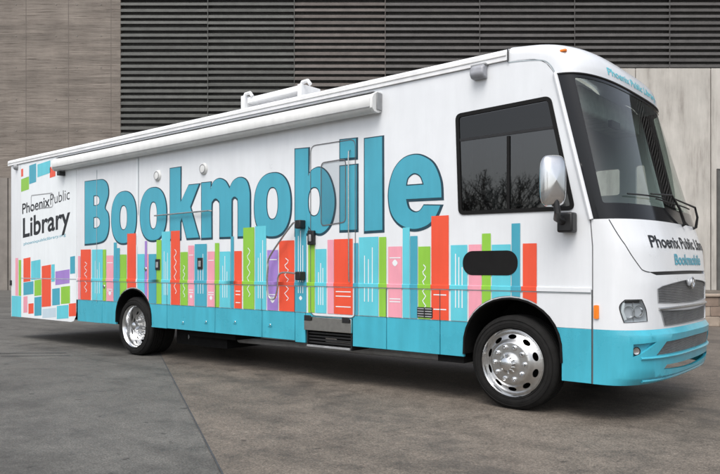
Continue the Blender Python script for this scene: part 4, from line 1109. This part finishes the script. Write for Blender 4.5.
# ================================================================== TREES (seen mirrored in the cab windows)
M['bark'] = plain('grey bark', (.075, .065, .058, 1), .95)
M['leaf'] = plain('olive leaves', (.040, .052, .028, 1), .8, 0, .5, 3)
def tree(loc, h, seed, label):
    rd = random.Random(seed); root = empty('street_tree', loc); tag(root, label, 'tree', 'trees mirrored in the cab windows')
    mb = MB(); lf = MB()
    def br(p, d, L, r, dep):
        pts = [p]; q = p.copy(); dd = d.copy()
        for i in range(4):
            dd = (dd + Vector((rd.uniform(-.18, .18), rd.uniform(-.18, .18), rd.uniform(-.04, .12)))).normalized(); q = q + dd * L / 4; pts.append(q.copy())
        mb.tube(pts, [max(.012, r * (1 - .12 * i)) for i in range(5)], 'bark', (3 if dep > 3 else 5) if dep else 9, False)
        if dep >= 5:
            for _ in range(5):
                c = pts[rd.randrange(1, 5)] + Vector((rd.gauss(0, .13), rd.gauss(0, .13), rd.gauss(0, .13))); s_ = rd.uniform(.02, .05)
                e1 = Vector((rd.gauss(0, 1), rd.gauss(0, 1), rd.gauss(0, 1))).normalized(); e2 = e1.orthogonal().normalized()
                lf.add([c - e1 * s_, c + e2 * s_ * .5, c + e1 * s_, c - e2 * s_ * .5], [(0, 1, 2, 3)], 'leaf')
            return
        for k in range(3 if dep else 6):
            a = rd.uniform(0, 2 * PI); sp = rd.uniform(.35, .85)
            nd = (dd + (Vector((math.cos(a), math.sin(a), .15)) * sp)).normalized()
            br(pts[rd.choice([2, 3, 4]) if dep else rd.choice([2, 3, 4, 4])], nd, L * rd.uniform(.62, .82), r * .5, dep + 1)
    br(Vector((0, 0, 0)), Vector((0, 0, 1)), h * .32, h * .022, 0)
    mb.build('trunk', root, smooth=60, fix=False); lf.build('crown', root, smooth=0, fix=False)
spots = [(-15.5, -24, 7.4), (-11.5, -22, 6.6), (-8.2, -24, 7.0), (-19.5, -22.5, 6.8), (-5, -27, 7.4), (8, -26, 9)]
names = ['leftmost bare tree mirrored in the cab window', 'low bushy tree mirrored beside the window post', 'tree mirrored right of the window post', 'second bare tree mirrored near the window edge', 'tree mirrored behind the wing mirror', 'tree across the yard mirrored in the chrome mirror']
for i, (x_, y_, h) in enumerate(spots): tree((x_, y_, 0), h, 11 + i, names[i])

# ================================================================== LIGHT
el, az = math.radians(58), math.radians(292)          # azimuth measured from +x, the direction the light comes from
sd = Vector((math.cos(el) * math.cos(az), math.cos(el) * math.sin(az), math.sin(el)))
sun = bpy.data.objects.new('sun', bpy.data.lights.new('sun', 'SUN')); col.objects.link(sun)
sun.data.energy = 1.3; sun.data.angle = math.radians(35); sun.data.color = (1, .97, .93)
sun.rotation_euler = sd.to_track_quat('Z', 'Y').to_euler()
w = bpy.data.worlds.new('World'); scn.world = w; w.use_nodes = True; n = w.node_tree.nodes; l = w.node_tree.links
sky = n.new('ShaderNodeTexSky'); sky.sky_type = 'NISHITA'; sky.sun_disc = False; sky.sun_elevation = el; sky.sun_rotation = PI / 2 - az
sky.air_density = 1.0; sky.dust_density = 4.0; sky.ozone_density = 1.0
hs_ = n.new('ShaderNodeHueSaturation'); hs_.inputs['Saturation'].default_value = .42; l.new(sky.outputs[0], hs_.inputs['Color'])
l.new(hs_.outputs[0], n['Background'].inputs[0]); n['Background'].inputs[1].default_value = .15
vs_ = scn.view_settings; vs_.view_transform = 'Standard'; vs_.look = 'None'; vs_.gamma = 1; vs_.use_curve_mapping = False; vs_.exposure = .50
scn.cycles.max_bounces = 8; scn.cycles.use_denoising = True; scn.cycles.transparent_max_bounces = 12
